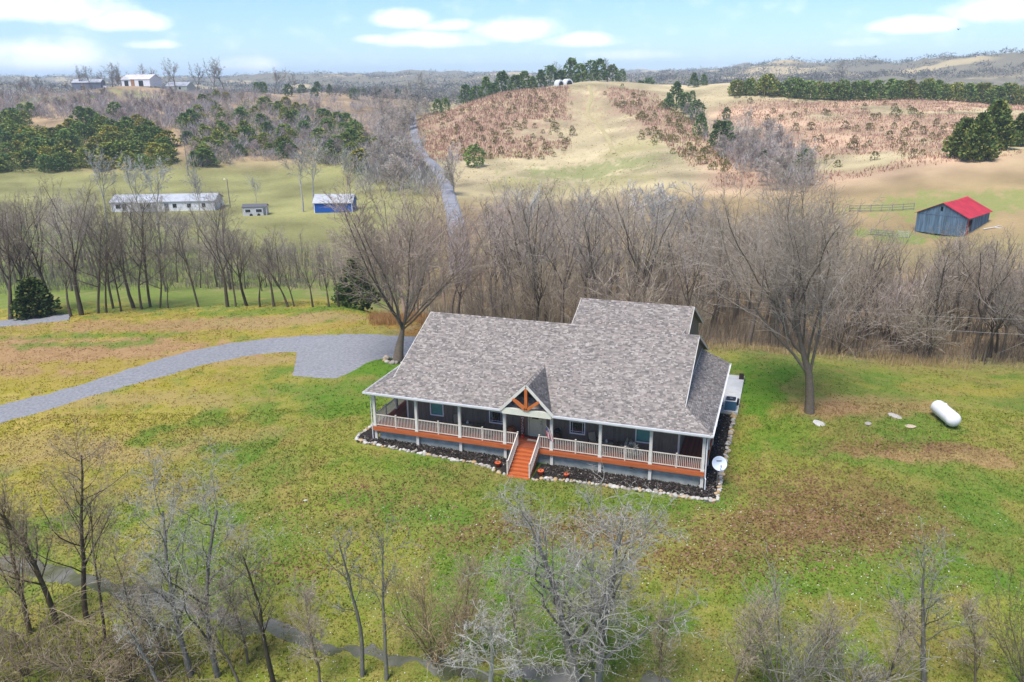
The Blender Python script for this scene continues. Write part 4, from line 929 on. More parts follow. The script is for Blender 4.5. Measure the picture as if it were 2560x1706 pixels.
# ------------------------------------------------------------------ hillside trees placed where the photograph shows them
def inpoly(x, y, P):
    c = False; j = len(P)-1
    for i in range(len(P)):
        if (P[i][1] > y) != (P[j][1] > y) and x < (P[j][0]-P[i][0])*(y-P[i][1])/(P[j][1]-P[i][1])+P[i][0]: c = not c
        j = i
    return c
def scatter(n, P, minsep=0.0):
    xs = [p[0] for p in P]; ys = [p[1] for p in P]; out_ = []; tries = 0
    while len(out_) < n and tries < n*40:
        tries += 1; x, y = RS.uniform(min(xs), max(xs)), RS.uniform(min(ys), max(ys))
        if not inpoly(x, y, P): continue
        if minsep and any((x-a)**2+(2*(y-b))**2 < minsep**2 for a, b in out_): continue
        out_.append((x, y))
    return out_
OLIVE = (2.0, 1.65, 1.15); GREEN = (1.4, 1.5, 1.2); DEEP = (1.0, 1.15, 1.2)
TINTS = (OLIVE, GREEN, DEEP, (2.3, 1.6, .95), (1.6, 1.5, 1.1), OLIVE)
def tinted(): return TINTS[RS.randint(len(TINTS))]
for x, y in scatter(104, [(-20,312),(60,300),(110,335),(200,330),(215,300),(260,318),(300,330),(345,312),(425,365),(420,425),(-20,435)], 10):
    g = ground(x, y); cedar(g, RS.uniform(4.2, 6.8), 'bushy cedar in the evergreen stand left of the eroded track, '+spot(x, y, 0, 425, 300, 430), 'cedar stand left of the eroded track, '+spot(x, y, 0, 425, 300, 430), RS, tint=tinted(), wide=1.7)
for x, y in scatter(104, [(455,330),(470,270),(560,240),(650,262),(740,275),(860,310),(960,370),(985,430),(900,440),(760,400),(620,395),(480,425)], 10):
    g = ground(x, y); cedar(g, RS.uniform(3.6, 6.0), 'cedar on the wooded slope right of the eroded track, '+spot(x, y, 455, 985, 240, 440), 'cedars on the left wooded slope, '+spot(x, y, 455, 985, 240, 440), RS, tint=tinted(), wide=1.6)
for x, y in scatter(12, [(620,205),(760,215),(1000,222),(1010,245),(820,248),(640,235)], 9):
    g = ground(x, y+6, 640); cedar(g, RS.uniform(6, 9), 'distant blue-green evergreen on the ridge left of the county road', 'distant evergreens left of the road', RS, tint=DEEP, wide=1.1)
for px, by, h in ((78,292,6),(55,290,5),(292,300,7),(205,318,8),(250,330,7),(375,350,7),(460,325,5),(1186,418,7)):
    g = ground(px, by); cedar(g, h, {78: 'right-hand cedar of a pair alone on the pink slope at far left', 55: 'left-hand cedar of a pair alone on the pink slope at far left', 292: 'cedar standing up above the evergreen stand left of the track', 205: 'broad cedar at the top edge of the left evergreen stand',
        250: 'dark cedar at the top edge of the left evergreen stand', 375: 'cedar beside the eroded track at the stand edge', 460: 'lone round cedar right of the eroded track', 1186: 'single dark cedar at the foot of the bald hill by the road'}[px], None, RS, tint=GREEN, wide=1.2)
# bare scrub of the left hill and along the road
def scrub(n, P, h0, h1, tint, label, group, sep=9, kinds=('far',)):
    for x, y in scatter(n, P, sep):
        g = ground(x, y); w_ = ', '+spot(x, y, min(p[0] for p in P), max(p[0] for p in P), min(p[1] for p in P), max(p[1] for p in P)); place(pick(*kinds), 'bare_shrub', g, RS.uniform(h0, h1), RS.rand()*6.28, label+w_, 'shrub', group+w_, jit(tint), wide=1.25)
LAV = (1.7, 1.56, 1.58)
scrub(90, [(0,235),(300,240),(640,225),(640,250),(440,300),(420,330),(300,320),(200,300),(0,290)], 4, 7, LAV, 'lavender-grey leafless scrub on the hill below the white barn', 'leafless scrub below the hilltop barn')
scrub(60, [(440,300),(650,250),(860,290),(990,370),(960,420),(700,400),(480,420)], 4, 7, LAV, 'grey leafless scrub among the cedars of the wooded slope', 'leafless scrub among the cedars')
scrub(70, [(930,215),(1080,225),(1085,300),(1020,330),(1030,400),(1080,470),(1150,490),(940,480),(930,400),(960,340),(940,280)], 7, 11, GREY, 'grey leafless tree in the strip of woods beside the county road', 'leafless roadside woods', kinds=('far',))
scrub(44, [(1690,270),(1740,265),(1800,330),(1900,330),(2030,430),(2030,480),(1930,475),(1850,430),(1760,350)], 5, 9, (1.75, 1.72, 1.74), 'blue-grey leafless tree in the gully between the two hills', 'leafless trees in the gully', kinds=('far',), sep=7)
for x, y, h in ((1690,268,11),(1712,285,9),(1672,275,7),(1740,300,8),(1752,340,8),(1800,372,9),(1815,300,5),(2010,430,6),(1730,255,5),(1815,345,6),(1905,420,5)):
    g = ground(x, y); cedar(g, h, 'dark blue-green cedar among the bare gully trees', 'cedars in the gully', RS, tint=DEEP, wide=1.0)
# skyline trees
for px, by, ty, lb in ((190,215,160,'bare tree left of the grey hilltop shed'),(225,212,162,'bare tree rising behind the grey hilltop shed'),(278,212,155,'bare tree between the grey shed and the white barn'),(303,212,152,'bare tree just left of the white barn roof'),(352,205,158,'bare tree just behind the white barn'),(385,205,165,'bare tree right behind the white barn end'),
                      (436,203,142,'tall bare tree behind the pale hilltop house'),(418,203,175,'low bare tree left of the pale hilltop house'),(490,205,155,'bare tree right of the pale hilltop house'),(530,208,145,'left tree of the tall bare pair on the left skyline'),(559,208,139,'right tree of the tall bare pair on the left skyline'),(682,222,164,'round-crowned bare tree alone on the ridge saddle'),(725,222,180,'reddish bare tree on the ridge saddle'),
                      (1043,235,178,'tall bare tree above the road wood'),(1388,204,152,'fan-shaped bare tree left of the hilltop shelters'),(1456,200,150,'slim bare tree over the bald hill crest'),(1520,198,143,'broad bare tree on the bald hill crest'),(1430,202,160,'low bare tree between the crest trees'),(2090,200,145,'bare tree on the wooded ridge far right')):
    dd = 515 if px < 760 else (600 if px < 1100 else (455 if px < 1600 else 800)); g = at_dist(px, 200, dd); h = height_to(ty, px, dd)-g[2]
    place(pick('sky'), 'bare_tree', g, max(h, 8), RS.rand()*6.28, lb, 'tree', 'bare skyline trees', jit((1.0, .98, 1.0)))
for i in range(20):
    px = RS.uniform(0, 330); g = at_dist(px, 225, RS.uniform(510, 560)); place(pick('sky'), 'bare_tree', g, RS.uniform(8, 13), RS.rand()*6.28, 'blue-grey bare tree in the hilltop wood at far left', 'tree', 'hilltop wood at far left', jit((.95, .95, 1.05)), wide=1.2)
ROWW = ('far left end', 'left end', 'left of middle', 'nearly middle', 'middle', 'right of middle', 'inner right', 'right end', 'far right end')
# evergreen rows on the crests
for i in range(58):
    px = 1830+(2600-1830)*i/57+RS.uniform(-6, 6); dd = 402-(px-1830)*.03+RS.uniform(-3, 3); g = at_dist(px, 225, dd)
    cedar(g, RS.uniform(6.0, 9.5), 'dense cedar in the hedge-like row on the right crest, '+ROWW[i*9//58], 'cedar row along the right crest, '+ROWW[i*9//58], RS, tint=GREEN if RS.rand() < .6 else OLIVE, wide=1.3)
for px, dd, h in ((1092,410,9),(1112,415,8),(1165,430,12),(1190,425,9),(1215,432,13),(1256,430,14),(1235,430,8),(1290,440,11),(1310,445,13),(1332,445,9),(1352,448,12),(1376,450,13),(1402,450,9),(1428,455,16),(1448,455,12),(1478,455,13),(1498,455,14),(1530,460,11),(1555,462,8),(1735,450,9),(1760,452,7),(1602,620,14),(1622,620,17)):
    g = at_dist(px, 210, dd); cedar(g, h*.8, 'blue-green cedar behind the bald hill crest, '+('left flank' if px < 1270 else 'left of shelters' if px < 1400 else 'by the shelters' if px < 1460 else 'right of shelters' if px < 1580 else 'far right ridge'), 'cedars behind the bald hill crest, %d' % (0 if px < 1270 else 1 if px < 1400 else 2 if px < 1460 else 3 if px < 1580 else 4), RS, tint=DEEP if RS.rand() < .7 else GREEN, wide=1.15)
for (px, by, h, lb) in ((2440,402,11,'big front cedar of the clump above the red-roofed barn'),(2405,395,9.5,'left cedar of the clump above the red-roofed barn'),(2478,375,12,'tall right cedar of the clump above the red-roofed barn'),(2545,365,8,'big cedar at the right frame edge beyond the clump')):
    cedar(ground(px, by), h, lb, None, RS, meshes=CED_BIG, tint=(1.15, 1.1, .9), wide=1.05)
# scattered young cedars on the bald hills
for x, y in scatter(150, [(1090,300),(1180,270),(1330,222),(1430,240),(1440,330),(1400,400),(1200,400),(1110,380)], 7)[:105]:
    cedar(ground(x, y), RS.uniform(1.2, 2.8), 'small rusty-dark cedar in the red brush of the bald hill, '+spot(x, y, 1090, 1440, 222, 400), 'young cedars on the left of the bald hill, '+spot(x, y, 1090, 1440, 222, 400), RS, 'cedar_shrub', 'shrub', CED_S, (1.5, .95, .8), 1.5)
for x, y in scatter(110, [(1500,225),(1570,220),(1640,255),(1760,330),(1850,430),(1800,440),(1690,390),(1600,350),(1540,270)], 7)[:85]:
    cedar(ground(x, y), RS.uniform(1.3, 3.2), 'small rusty-dark cedar on the spur right of the hill track, '+spot(x, y, 1500, 1850, 220, 440), 'young cedars on the spur, '+spot(x, y, 1500, 1850, 220, 440), RS, 'cedar_shrub', 'shrub', CED_S, (1.45, 1.05, .8), 1.5)
for x, y in scatter(150, [(1780,235),(2000,230),(2300,275),(2560,290),(2560,330),(2300,400),(2080,430),(1960,330),(1850,290)], 9)[:110]:
    cedar(ground(x, y), RS.uniform(1.2, 3.0), 'small dark cedar dotting the pink right-hand hillside, '+spot(x, y, 1780, 2560, 230, 430), 'young cedars on the right hillside, '+spot(x, y, 1780, 2560, 230, 430), RS, 'cedar_shrub', 'shrub', CED_S, (1.2, .85, .75), 1.5)

# ------------------------------------------------------------------ uncountable growth
def tufts(name, pts, h0, h1, w, per, stops, spread=.25, lean=.35, seed=1, kind='stuff', rough=.95):
    """one mesh of thin blades standing on the ground at pts (n x 2)"""
    rs = np.random.RandomState(seed); n = len(pts)
    B = np.repeat(pts, per, 0)+rs.normal(0, spread, (n*per, 2)); z = H(B[:, 0], B[:, 1])-.03; m = len(B)
    hh = rs.uniform(h0, h1, m)*(.7+.6*rs.rand(m)); a = rs.rand(m)*6.28; ww = w*rs.uniform(.6, 1.4, m)
    base = np.stack([B[:, 0], B[:, 1], z], -1); s = np.stack([np.cos(a), np.sin(a), np.zeros(m)], -1)*ww[:, None]/2
    tip = base+np.stack([rs.normal(0, lean, m)*hh, rs.normal(0, lean, m)*hh, hh], -1)
    V = np.stack([base-s, base+s, tip], 1).reshape(-1, 3); T = np.arange(m*3).reshape(m, 3)
    me = np_mesh(name, V, None, T, ramp_island(name+'_colours', stops, rough, spec=.05)); o = link(name, me); return tag(o, kind=kind)
def region(n, x0, x1, d0, d1, seed, accept=None):
    """random ground points over a range of picture columns and depths"""
    rs = np.random.RandomState(seed); px = rs.uniform(x0, x1, n); dd = np.sqrt(rs.uniform(d0*d0, d1*d1, n))
    r = pix_ray(px, np.full(n, 400.)); k = dd/(r@FWH); P = CAM[:2]+r[:, :2]*k[:, None]
    return P if accept is None else P[accept(P, px, dd)]
STEMS = [(0, (0.17, 0.135, 0.10)), (.4, (0.27, 0.22, 0.165)), (.75, (0.37, 0.305, 0.215)), (1, (0.33, 0.30, 0.16))]
tufts('undergrowth_behind_house', region(3400, 1040, 1800, 82, 125, 5), 1.0, 3.4, .05, 4, STEMS, .5, .2, 6)
tufts('undergrowth_right', region(3000, 1760, 2680, 77, 118, 7), .8, 2.6, .05, 4, [(0, (0.10, 0.08, 0.06)), (.5, (0.19, 0.15, 0.11)), (1, (0.30, 0.24, 0.17))], .5, .22, 8)
tufts('undergrowth_creek', region(2600, -80, 1040, 112, 150, 9), .8, 2.6, .06, 5, [(0, (0.14, 0.12, 0.10)), (.6, (0.22, 0.19, 0.16)), (1, (0.30, 0.26, 0.2))], .6, .22, 10)
tufts('dry_tall_grass', region(900, 1690, 2680, 74.5, 79, 11, lambda P, px, dd: fbm(P[:, 0]/3, P[:, 1]/3, 4, 3) > .45), .3, .9, .05, 5, [(0, (0.26, 0.18, 0.09)), (.5, (0.36, 0.25, 0.12)), (1, (0.45, 0.34, 0.19))], .3, .25, 12)
tufts('dry_grass_by_drive', region(700, 900, 1110, 82, 90, 13), .3, .9, .05, 6, [(0, (0.30, 0.15, 0.06)), (1, (0.42, 0.26, 0.11))], .3, .25, 14)
PINK = [(0, (0.20, 0.10, 0.07)), (.3, (0.37, 0.20, 0.145)), (.7, (0.52, 0.34, 0.245)), (1, (0.60, 0.46, 0.28))]
def redbrush(P, px, dd): return fbm(P[:, 0]/40, P[:, 1]/40, 61, 4) > .36
tufts('hill_grass', region(9000, 1080, 2700, 225, 430, 21), .10, .32, .4, 3, [(0, (0.34, 0.26, 0.12)), (.5, (0.46, 0.36, 0.18)), (1, (0.60, 0.49, 0.28))], .8, 1.1, 22)
tufts('red_brush_hill', region(5200, 1040, 1420, 285, 425, 15, lambda P, px, dd: fbm(P[:, 0]/34, P[:, 1]/34, 62, 4) > .44), .5, 1.5, .35, 4, PINK, .8, .35, 16)
tufts('red_brush_spur', region(3200, 1520, 1860, 240, 425, 17, lambda P, px, dd: np.abs((px-1530)-(430-dd)*1.45) < 75), .5, 1.6, .35, 4, PINK, .8, .35, 18)
tufts('red_brush_right_hill', region(7000, 1790, 2640, 205, 388, 19, redbrush), .4, 1.1, .3, 4, PINK, .8, .35, 20)
# masses of leafless scrub and far woods, past counting: crowns of thin slivers
def fuzz(name, xy, s0, s1, per, wf, stops, seed, dome=False, squat=.8):
    rs = np.random.RandomState(seed); n = len(xy); z = H(xy[:, 0], xy[:, 1])
    c = np.repeat(np.stack([xy[:, 0], xy[:, 1], z], -1), per, 0); m = len(c); S = np.repeat(rs.uniform(s0, s1, n), per); a = rs.rand(m)*6.28
    if dome:
        e = np.arcsin(rs.uniform(.0, 1, m)); R = S*.55*rs.uniform(.7, 1.05, m); o = np.stack([np.cos(a)*np.cos(e), np.sin(a)*np.cos(e), np.sin(e)*squat], -1)
        base = c+o*R[:, None]+np.array((0, 0, 1.0))*(S*.12)[:, None]; d = o*.5+rs.normal(0, .6, (m, 3)); L = S*rs.uniform(.12, .26, m)
    else:
        t = rs.rand(m); rr = S*.5*np.sqrt(rs.rand(m))*np.sin(np.clip(t*.8+.2, 0, 1)*2.9); base = c+np.stack([rr*np.cos(a), rr*np.sin(a), S*t*.6], -1)
        d = np.stack([np.cos(a)*.6, np.sin(a)*.6, np.ones(m)], -1)+rs.normal(0, .3, (m, 3)); L = S*rs.uniform(.25, .5, m)
    w = np.cross(d, rs.normal(0, 1, (m, 3))); w /= np.linalg.norm(w, axis=1)[:, None]+1e-6; w *= (S*wf)[:, None]
    V = np.stack([base-w, base+w, base+d*L[:, None]], 1).reshape(-1, 3)
    tag(link(name, np_mesh(name, V, None, np.arange(m*3).reshape(m, 3), ramp_island(name+'_colours', stops, .95, spec=.05))), kind='stuff')
LAVS = [(0, (0.23, 0.195, 0.19)), (.5, (0.36, 0.315, 0.305)), (1, (0.48, 0.43, 0.41))]; GREYS = [(0, (0.22, 0.2, 0.18)), (.5, (0.34, 0.315, 0.295)), (1, (0.46, 0.435, 0.41))]
ROADPX = [(1152,690),(1150,640),(1144,580),(1134,530),(1122,490),(1112,455),(1100,432),(1083,412),(1064,395),(1050,375),(1040,352),(1034,325),(1031,300),(1032,284)]
def pts_of(n, P):
    rx = np.array([p[0] for p in ROADPX][::-1]); ry = np.array([p[1] for p in ROADPX][::-1])
    return np.array([ground(x, y)[:2] for x, y in scatter(n, P) if not -16 < x-np.interp(y-14, ry, rx) < 20])
fuzz('hill_scrub', pts_of(520, [(-20,235),(300,238),(640,226),(660,250),(470,300),(430,330),(300,325),(180,300),(-20,300)]), 3, 6, 70, .012, LAVS, 41)
fuzz('hill_scrub_by_cedars', pts_of(420, [(440,300),(560,240),(740,245),(930,250),(990,370),(980,435),(700,405),(480,425)]), 3, 6, 70, .012, LAVS, 42)
CEDS = [(0, (0.05, 0.085, 0.03)), (.4, (0.11, 0.15, 0.045)), (.75, (0.19, 0.21, 0.06)), (1, (0.28, 0.25, 0.09))]
fuzz('young_cedars_left_stand', pts_of(330, [(-20,318),(60,306),(110,338),(200,332),(300,335),(425,368),(420,428),(-20,437)]), 2.5, 4.5, 70, .03, CEDS, 51, True, 1.3)
fuzz('young_cedars_slope', pts_of(300, [(455,330),(470,270),(560,240),(650,258),(740,268),(860,300),(960,360),(985,430),(900,440),(760,405),(620,400),(480,428)]), 2.2, 4.2, 70, .03, CEDS, 52, True, 1.3)
fuzz('roadside_scrub', pts_of(250, [(880,230),(1085,215),(1088,290),(1020,320),(1030,400),(1070,440),(1150,500),(900,490),(900,400),(950,340)]), 4, 8, 46, .010, GREYS, 43)
fuzz('gully_scrub', pts_of(110, [(1690,270),(1740,262),(1800,320),(1900,320),(2040,430),(2040,485),(1930,480),(1850,440),(1760,350)]), 4, 7, 46, .011, GREYS, 44)
rsw = np.random.RandomState(31)
def far_pts(n, x0, x1, d0, d1, thr, seed=91):
    px = rsw.uniform(x0, x1, n); dd = np.exp(rsw.uniform(math.log(d0), math.log(d1), n)); r = pix_ray(px, np.full(n, 200.)); xy = CAM[:2]+r[:, :2]*(dd/(r@FWH))[:, None]
    k = (fbm(xy[:, 0]/170, xy[:, 1]/120, seed, 3) > thr) & ~((dd < 640) & (px > 150) & (px < 780)); return xy[k]
FARS = [(0, (0.10, 0.085, 0.08)), (.5, (0.17, 0.15, 0.14)), (.8, (0.23, 0.20, 0.185)), (.83, (0.06, 0.09, 0.04)), (1, (0.09, 0.12, 0.05))]
fuzz('far_woods', far_pts(5200, -150, 2720, 560, 1000, .36), 6, 10, 26, .03, FARS, 45, True)
fuzz('farther_woods', far_pts(9000, -150, 2720, 950, 2700, .34), 9, 15, 16, .045, FARS, 46, True, .7)

# ------------------------------------------------------------------ foreground trees
TWISTF = var(TWIST, trunk=.8, n=[13, 8, 5, 4], tmin=[.22, .15, .15, .15], ratio=[.48, .5, .52, .55], rmin=.009, wander=[.055, .24, .3, .3, .3], trop=[.02, .10, .05, .02, 0], tilt=[.7, .75, .8, .8], rr=[.5, .5, .55, .6])
def fg(px, py, ty, P, seed, r0, label, name='bare_tree', cat='tree', pale=True, tint=(1, 1, 1), wide=1.0, ttint=None, d=None, lean=(0, 0)):
    g = at_dist(px, py, d) if d else ground(px, py); dd = depth(g); h = height_to(ty, px, dd)-g[2]
    b = M_PALEBARK if pale else None
    pr = tree_proto(name, seed, h, r0, P, M_BARK if not pale else M_PALEBARK, b)
    place(pr, name, g, h, 0.0, label, cat, None, tint, lean, wide, ttint)
FOUR = dict(tmin=[.25, .15, .1, .1], tilt=[.6, .55, .55, .6], segs=[8, 5, 3, 2, 1], wander=[.05, .13, .18, .2, .2], trop=[.02, .1, .05, 0, 0], taper=[.2, .3, .4, .5, .5], sides=[7, 4, 3, 3, 3], rr=[.42, .5, .6, .7], rmin=.007)
fg(215, 1545, 1005, var(SLIM, n=[24, 8, 5, 3], trunk=.98, ratio=[.34, .5, .55, .6], **FOUR), 301, .17, 'tallest dark slender tree in the lower left corner', pale=False, tint=(1.6, 1.45, 1.2), ttint=(.6, .52, .44))
fg(140, 1560, 1110, var(SLIM, n=[22, 8, 5, 3], ratio=[.34, .5, .55, .6], **FOUR), 302, .19, 'dark mossy trunk left of the tallest slender tree in the corner', pale=False, tint=(1.6, 1.45, 1.15), ttint=(.7, .64, .45), lean=(.02, -.05))
fg(75, 1585, 1165, var(SLIM, n=[22, 8, 5, 3], ratio=[.36, .5, .55, .6], **FOUR), 303, .16, 'leaning mossy tree nearest the lower left frame edge', pale=False, tint=(1.7, 1.5, 1.15), ttint=(.9, .8, .52), lean=(0, -.13))
fg(262, 1600, 1200, var(SLIM, n=[12, 6, 4]), 304, .09, 'thin dark stem right of the tallest slender tree in the corner', pale=False, tint=(.9, .85, .7), ttint=(.5, .45, .4), lean=(0, .05))
fg(478, 1690, 1150, TWISTF, 305, .15, 'left stem of the silvery twisted twin tree near the lane', pale=True, tint=(1.0, .97, .9), ttint=(.5, .48, .45), wide=1.05)
fg(545, 1690, 1120, TWISTF, 306, .16, 'right stem of the silvery twisted twin tree near the lane', pale=True, tint=(1.0, .97, .9), ttint=(.45, .43, .4), wide=1.0)
fg(400, 1715, 1520, var(TWISTF, n=[5, 5, 4, 3]), 318, .08, 'low silvery twisted tree at the bottom left', pale=True, tint=(1.0, .97, .9), wide=1.15)
fg(686, 1712, 1335, SLIM, 307, .13, 'thin straight dark tree right of the silvery twin tree', pale=False, tint=(.85, .85, .7), ttint=(.4, .38, .33))
fg(905, 1690, 1275, var(SLIM, tmin=[.5, .15, .1]), 308, .13, 'left of two slender trees with pale tops beyond the lane', pale=True, tint=(.8, .78, .72), ttint=(.5, .48, .42))
fg(965, 1700, 1300, var(SLIM, tmin=[.5, .15, .1]), 309, .12, 'right of two slender trees with pale tops beyond the lane', pale=True, tint=(.78, .74, .66), ttint=(.45, .44, .38))
fg(1085, 1665, 1335, var(BUSH, n=[15, 9, 6]), 310, .09, 'straw-coloured bushy young tree left of the big silvery tree', 'bare_shrub', 'shrub', False, (1.7, 1.45, 1.0), 1.0, (1.0, .95, .65))
fg(1445, 1725, 1185, var(TWISTF, n=[16, 9, 5, 4], tmin=[.18, .15, .15, .15]), 311, .2, 'left stem of the big silvery tree in front of the stairs', pale=True, tint=(1.0, .97, .91), ttint=(.55, .53, .5), wide=1.15)
fg(1500, 1735, 1195, var(TWISTF, n=[16, 9, 5, 4], tmin=[.18, .15, .15, .15]), 312, .18, 'right stem of the big silvery tree in front of the stairs', pale=True, tint=(1.0, .97, .9), ttint=(.6, .58, .55), wide=1.3, lean=(0, .08))
fg(1225, 1735, 1440, TWISTF, 313, .1, 'low pale crooked tree left of the big silvery tree', pale=True, tint=(1.15, 1.13, 1.05), wide=1.3)
fg(1945, 1735, 1405, var(BUSH, n=[13, 9, 6], tilt=[.55, .5, .55]), 314, .12, 'grey many-stemmed bushy tree at the bottom right of centre', 'bare_tree', 'tree', True, (.85, .8, .7), 1.15, (.6, .55, .45))
fg(2310, 1725, 1335, var(SLIM, n=[18, 7, 5], ratio=[.42, .5, .55], tilt=[.8, .6, .6]), 315, .17, 'single dark-trunked tree with pale branches at the bottom right', pale=True, tint=(.85, .82, .75), ttint=(.42, .4, .35))
fg(2560, 1725, 1430, BUSH, 316, .08, 'dark thin bush cut by the lower right frame edge', 'bare_shrub', 'shrub', False, (.8, .78, .6), .9)
fg(2130, 1740, 1590, BUSH, 317, .06, 'small pale bush at the bottom edge between two larger trees', 'bare_shrub', 'shrub', True, (.9, .85, .75), 1.3)
fg(1570, 1180, 1095, TWIST, 320, .05, 'small bare shrub growing in the mulch bed beside the stairs', 'bare_shrub', 'shrub', True, (1.2, 1.18, 1.1), 1.2)
for px, py, ty, sd, P_, lb, tn in ((345, 1640, 1330, 331, 'S', 'slim grey tree between the corner trees and the silvery twin tree', (1.5, 1.4, 1.2)), (620, 1660, 1400, 332, 'S', 'slim pale-topped young tree right behind the silvery twin tree', (1.5, 1.45, 1.3)),
        (1150, 1690, 1380, 334, 'S', 'slim straw-grey tree right of the straw-coloured bushy tree', (1.7, 1.5, 1.15)),
        (2050, 1730, 1470, 337, 'S', 'slim pale young tree right of the grey many-stemmed tree', (1.6, 1.5, 1.25)), (2440, 1730, 1500, 338, 'S', 'slim grey young tree right of the dark-trunked tree', (1.5, 1.4, 1.15)), (600, 1715, 1430, 340, 'S', 'wispy pale sapling between the twin tree and the thin dark tree', (1.8, 1.75, 1.6)), (800, 1715, 1420, 341, 'S', 'wispy pale sapling left of the two slender trees', (1.8, 1.7, 1.5)), (1310, 1735, 1400, 342, 'S', 'wispy pale sapling just left of the big silvery tree', (1.8, 1.75, 1.6)), (1650, 1735, 1480, 343, 'S', 'wispy olive-grey sapling right of the big silvery tree', (1.7, 1.6, 1.25)), (1830, 1735, 1430, 344, 'S', 'wispy pale sapling left of the grey many-stemmed tree', (1.8, 1.7, 1.45)), (2200, 1735, 1480, 345, 'S', 'wispy pale sapling left of the dark-trunked tree', (1.8, 1.7, 1.45)),
        (430, 1690, 1390, 339, 'S', 'slim grey tree touching the left silvery twin stem', (1.5, 1.45, 1.3))):
    fg(px, py, ty, var(SLIM, n=[20, 7, 5, 3], ratio=[.36, .5, .55, .6], **FOUR) if P_ == 'S' else var(BUSH, n=[16, 9, 6]), sd, .08 if P_ == 'S' else .06, lb, 'bare_tree' if P_ == 'S' else 'bare_shrub', 'tree' if P_ == 'S' else 'shrub', False, tn, 1.0 if P_ == 'S' else 1.2, tuple(q*.6 for q in tn))
for px, py, ty, sd, lb in ((60, 1690, 1470, 321, 'brown tangled bush in the lower left corner'), (230, 1700, 1500, 322, 'brown tangled bush beneath the tallest slender tree'), (330, 1710, 1560, 323, 'low brown tangled bush left of the silvery twin tree')):
    fg(px, py, ty, var(BUSH, n=[16, 8, 5], wander=[.1, .22, .25, .2]), sd, .045, lb, 'bare_shrub', 'shrub', False, (1.25, 1.12, .9), 1.5)

tufts('corner_undergrowth', region(600, -560, 300, 27, 34, 71), .5, 1.4, .03, 5, [(0, (0.10, 0.075, 0.05)), (.6, (0.20, 0.15, 0.10)), (1, (0.33, 0.27, 0.18))], .35, .35, 72)
# ------------------------------------------------------------------ lawn cover
def to_pix(P3):
    d = P3-CAM; z = d@FW; return 1280+F_PX*(d@RT)/z, 853-F_PX*(d@UP)/z
def np_inpoly(x, y, P):
    c = np.zeros(len(x), bool); j = len(P)-1
    for i in range(len(P)):
        (x1, y1), (x2, y2) = P[i], P[j]
        if y1 != y2: c ^= ((y1 > y) != (y2 > y)) & (x < (x2-x1)*(y-y1)/(y2-y1)+x1)
        j = i
    return c
DRIVE_POLY = [(-120,1040),(0,1012),(110,987),(217,958),(330,920),(430,890),(520,868),(600,855),(680,846),(760,840),(830,837),(900,836),(980,838),(1050,843),(1110,850),(1110,905),(1040,900),(975,893),(925,905),(880,930),(838,948),(780,946),(728,938),(745,922),(775,903),(782,886),(750,880),(690,881),(600,893),(500,915),(400,943),(300,970),(200,1000),(100,1030),(0,1060),(-120,1092)]
LANE_POLY = [(-120,1372),(0,1385),(100,1397),(250,1442),(420,1484),(560,1530),(700,1562),(850,1612),(1000,1640),(1200,1664),(1450,1684),(1700,1700),(1700,1730),(1450,1716),(1200,1694),(1030,1674),(880,1646),(740,1606),(610,1576),(470,1534),(280,1490),(110,1448),(0,1424),(-120,1410)]
def on_lawn(P):
    z = H(P[:, 0], P[:, 1]); x, y = to_pix(np.column_stack([P, z]))
    k = ~np_inpoly(x, y, DRIVE_POLY) & ~(np_inpoly(x, y, LANE_POLY) & (vnoise(P[:, 0]*2, P[:, 1]*2, 5) > .3))
    k &= ~((P[:, 0] > -1.5) & (P[:, 0] < 24.5) & (P[:, 1] > -1.6) & (P[:, 1] < 21.5)); return k
def grass_mesh():
    P = np.concatenate([region(70000, -520, 3080, 25, 60, 51), region(30000, -300, 2860, 60, 98, 52)]); P = P[on_lawn(P)]
    az, d = to_polar(P[:, 0], P[:, 1]); A, B = ground_colours(P[:, 0], P[:, 1], d*np.cos(np.radians(az)), az)
    rs = np.random.RandomState(6); n = len(P); per = 3; w = np.repeat(fbm(P[:, 0]/1.3, P[:, 1]/1.3, 8, 2), per)
    C = np.repeat(A, per, 0)*(1-w[:, None])+np.repeat(B, per, 0)*w[:, None]; C *= rs.uniform(.8, 1.3, (n*per, 1))
    B2 = np.repeat(P, per, 0)+rs.normal(0, .09, (n*per, 2)); m = len(B2); z = H(B2[:, 0], B2[:, 1])-.01
    hh = rs.uniform(.05, .13, m)*(.6+.9*np.repeat(fbm(P[:, 0]/3, P[:, 1]/3, 9, 2), per)); a = rs.rand(m)*6.28; s = np.stack([np.cos(a), np.sin(a), np.zeros(m)], -1)*rs.uniform(.03, .07, m)[:, None]
    b = np.column_stack([B2, z]); tip = b+np.stack([rs.normal(0, .07, m), rs.normal(0, .07, m), hh], -1)
    V = np.stack([b-s, b+s, tip], 1).reshape(-1, 3); CC = np.repeat(C, 3, 0)
    m_, nt, bs = new_mat('grass_blades'); at = nt.nodes.new('ShaderNodeAttribute'); at.attribute_name = 'col'; nt.links.new(at.outputs['Color'], bs.inputs['Base Color']); bs.inputs['Roughness'].default_value = .9; bs.inputs['Specular IOR Level'].default_value = .1
    tag(link('lawn_grass', np_mesh('lawn_grass', V, None, np.arange(m*3).reshape(m, 3), m_, False, {'col': CC})), kind='stuff')
grass_mesh()
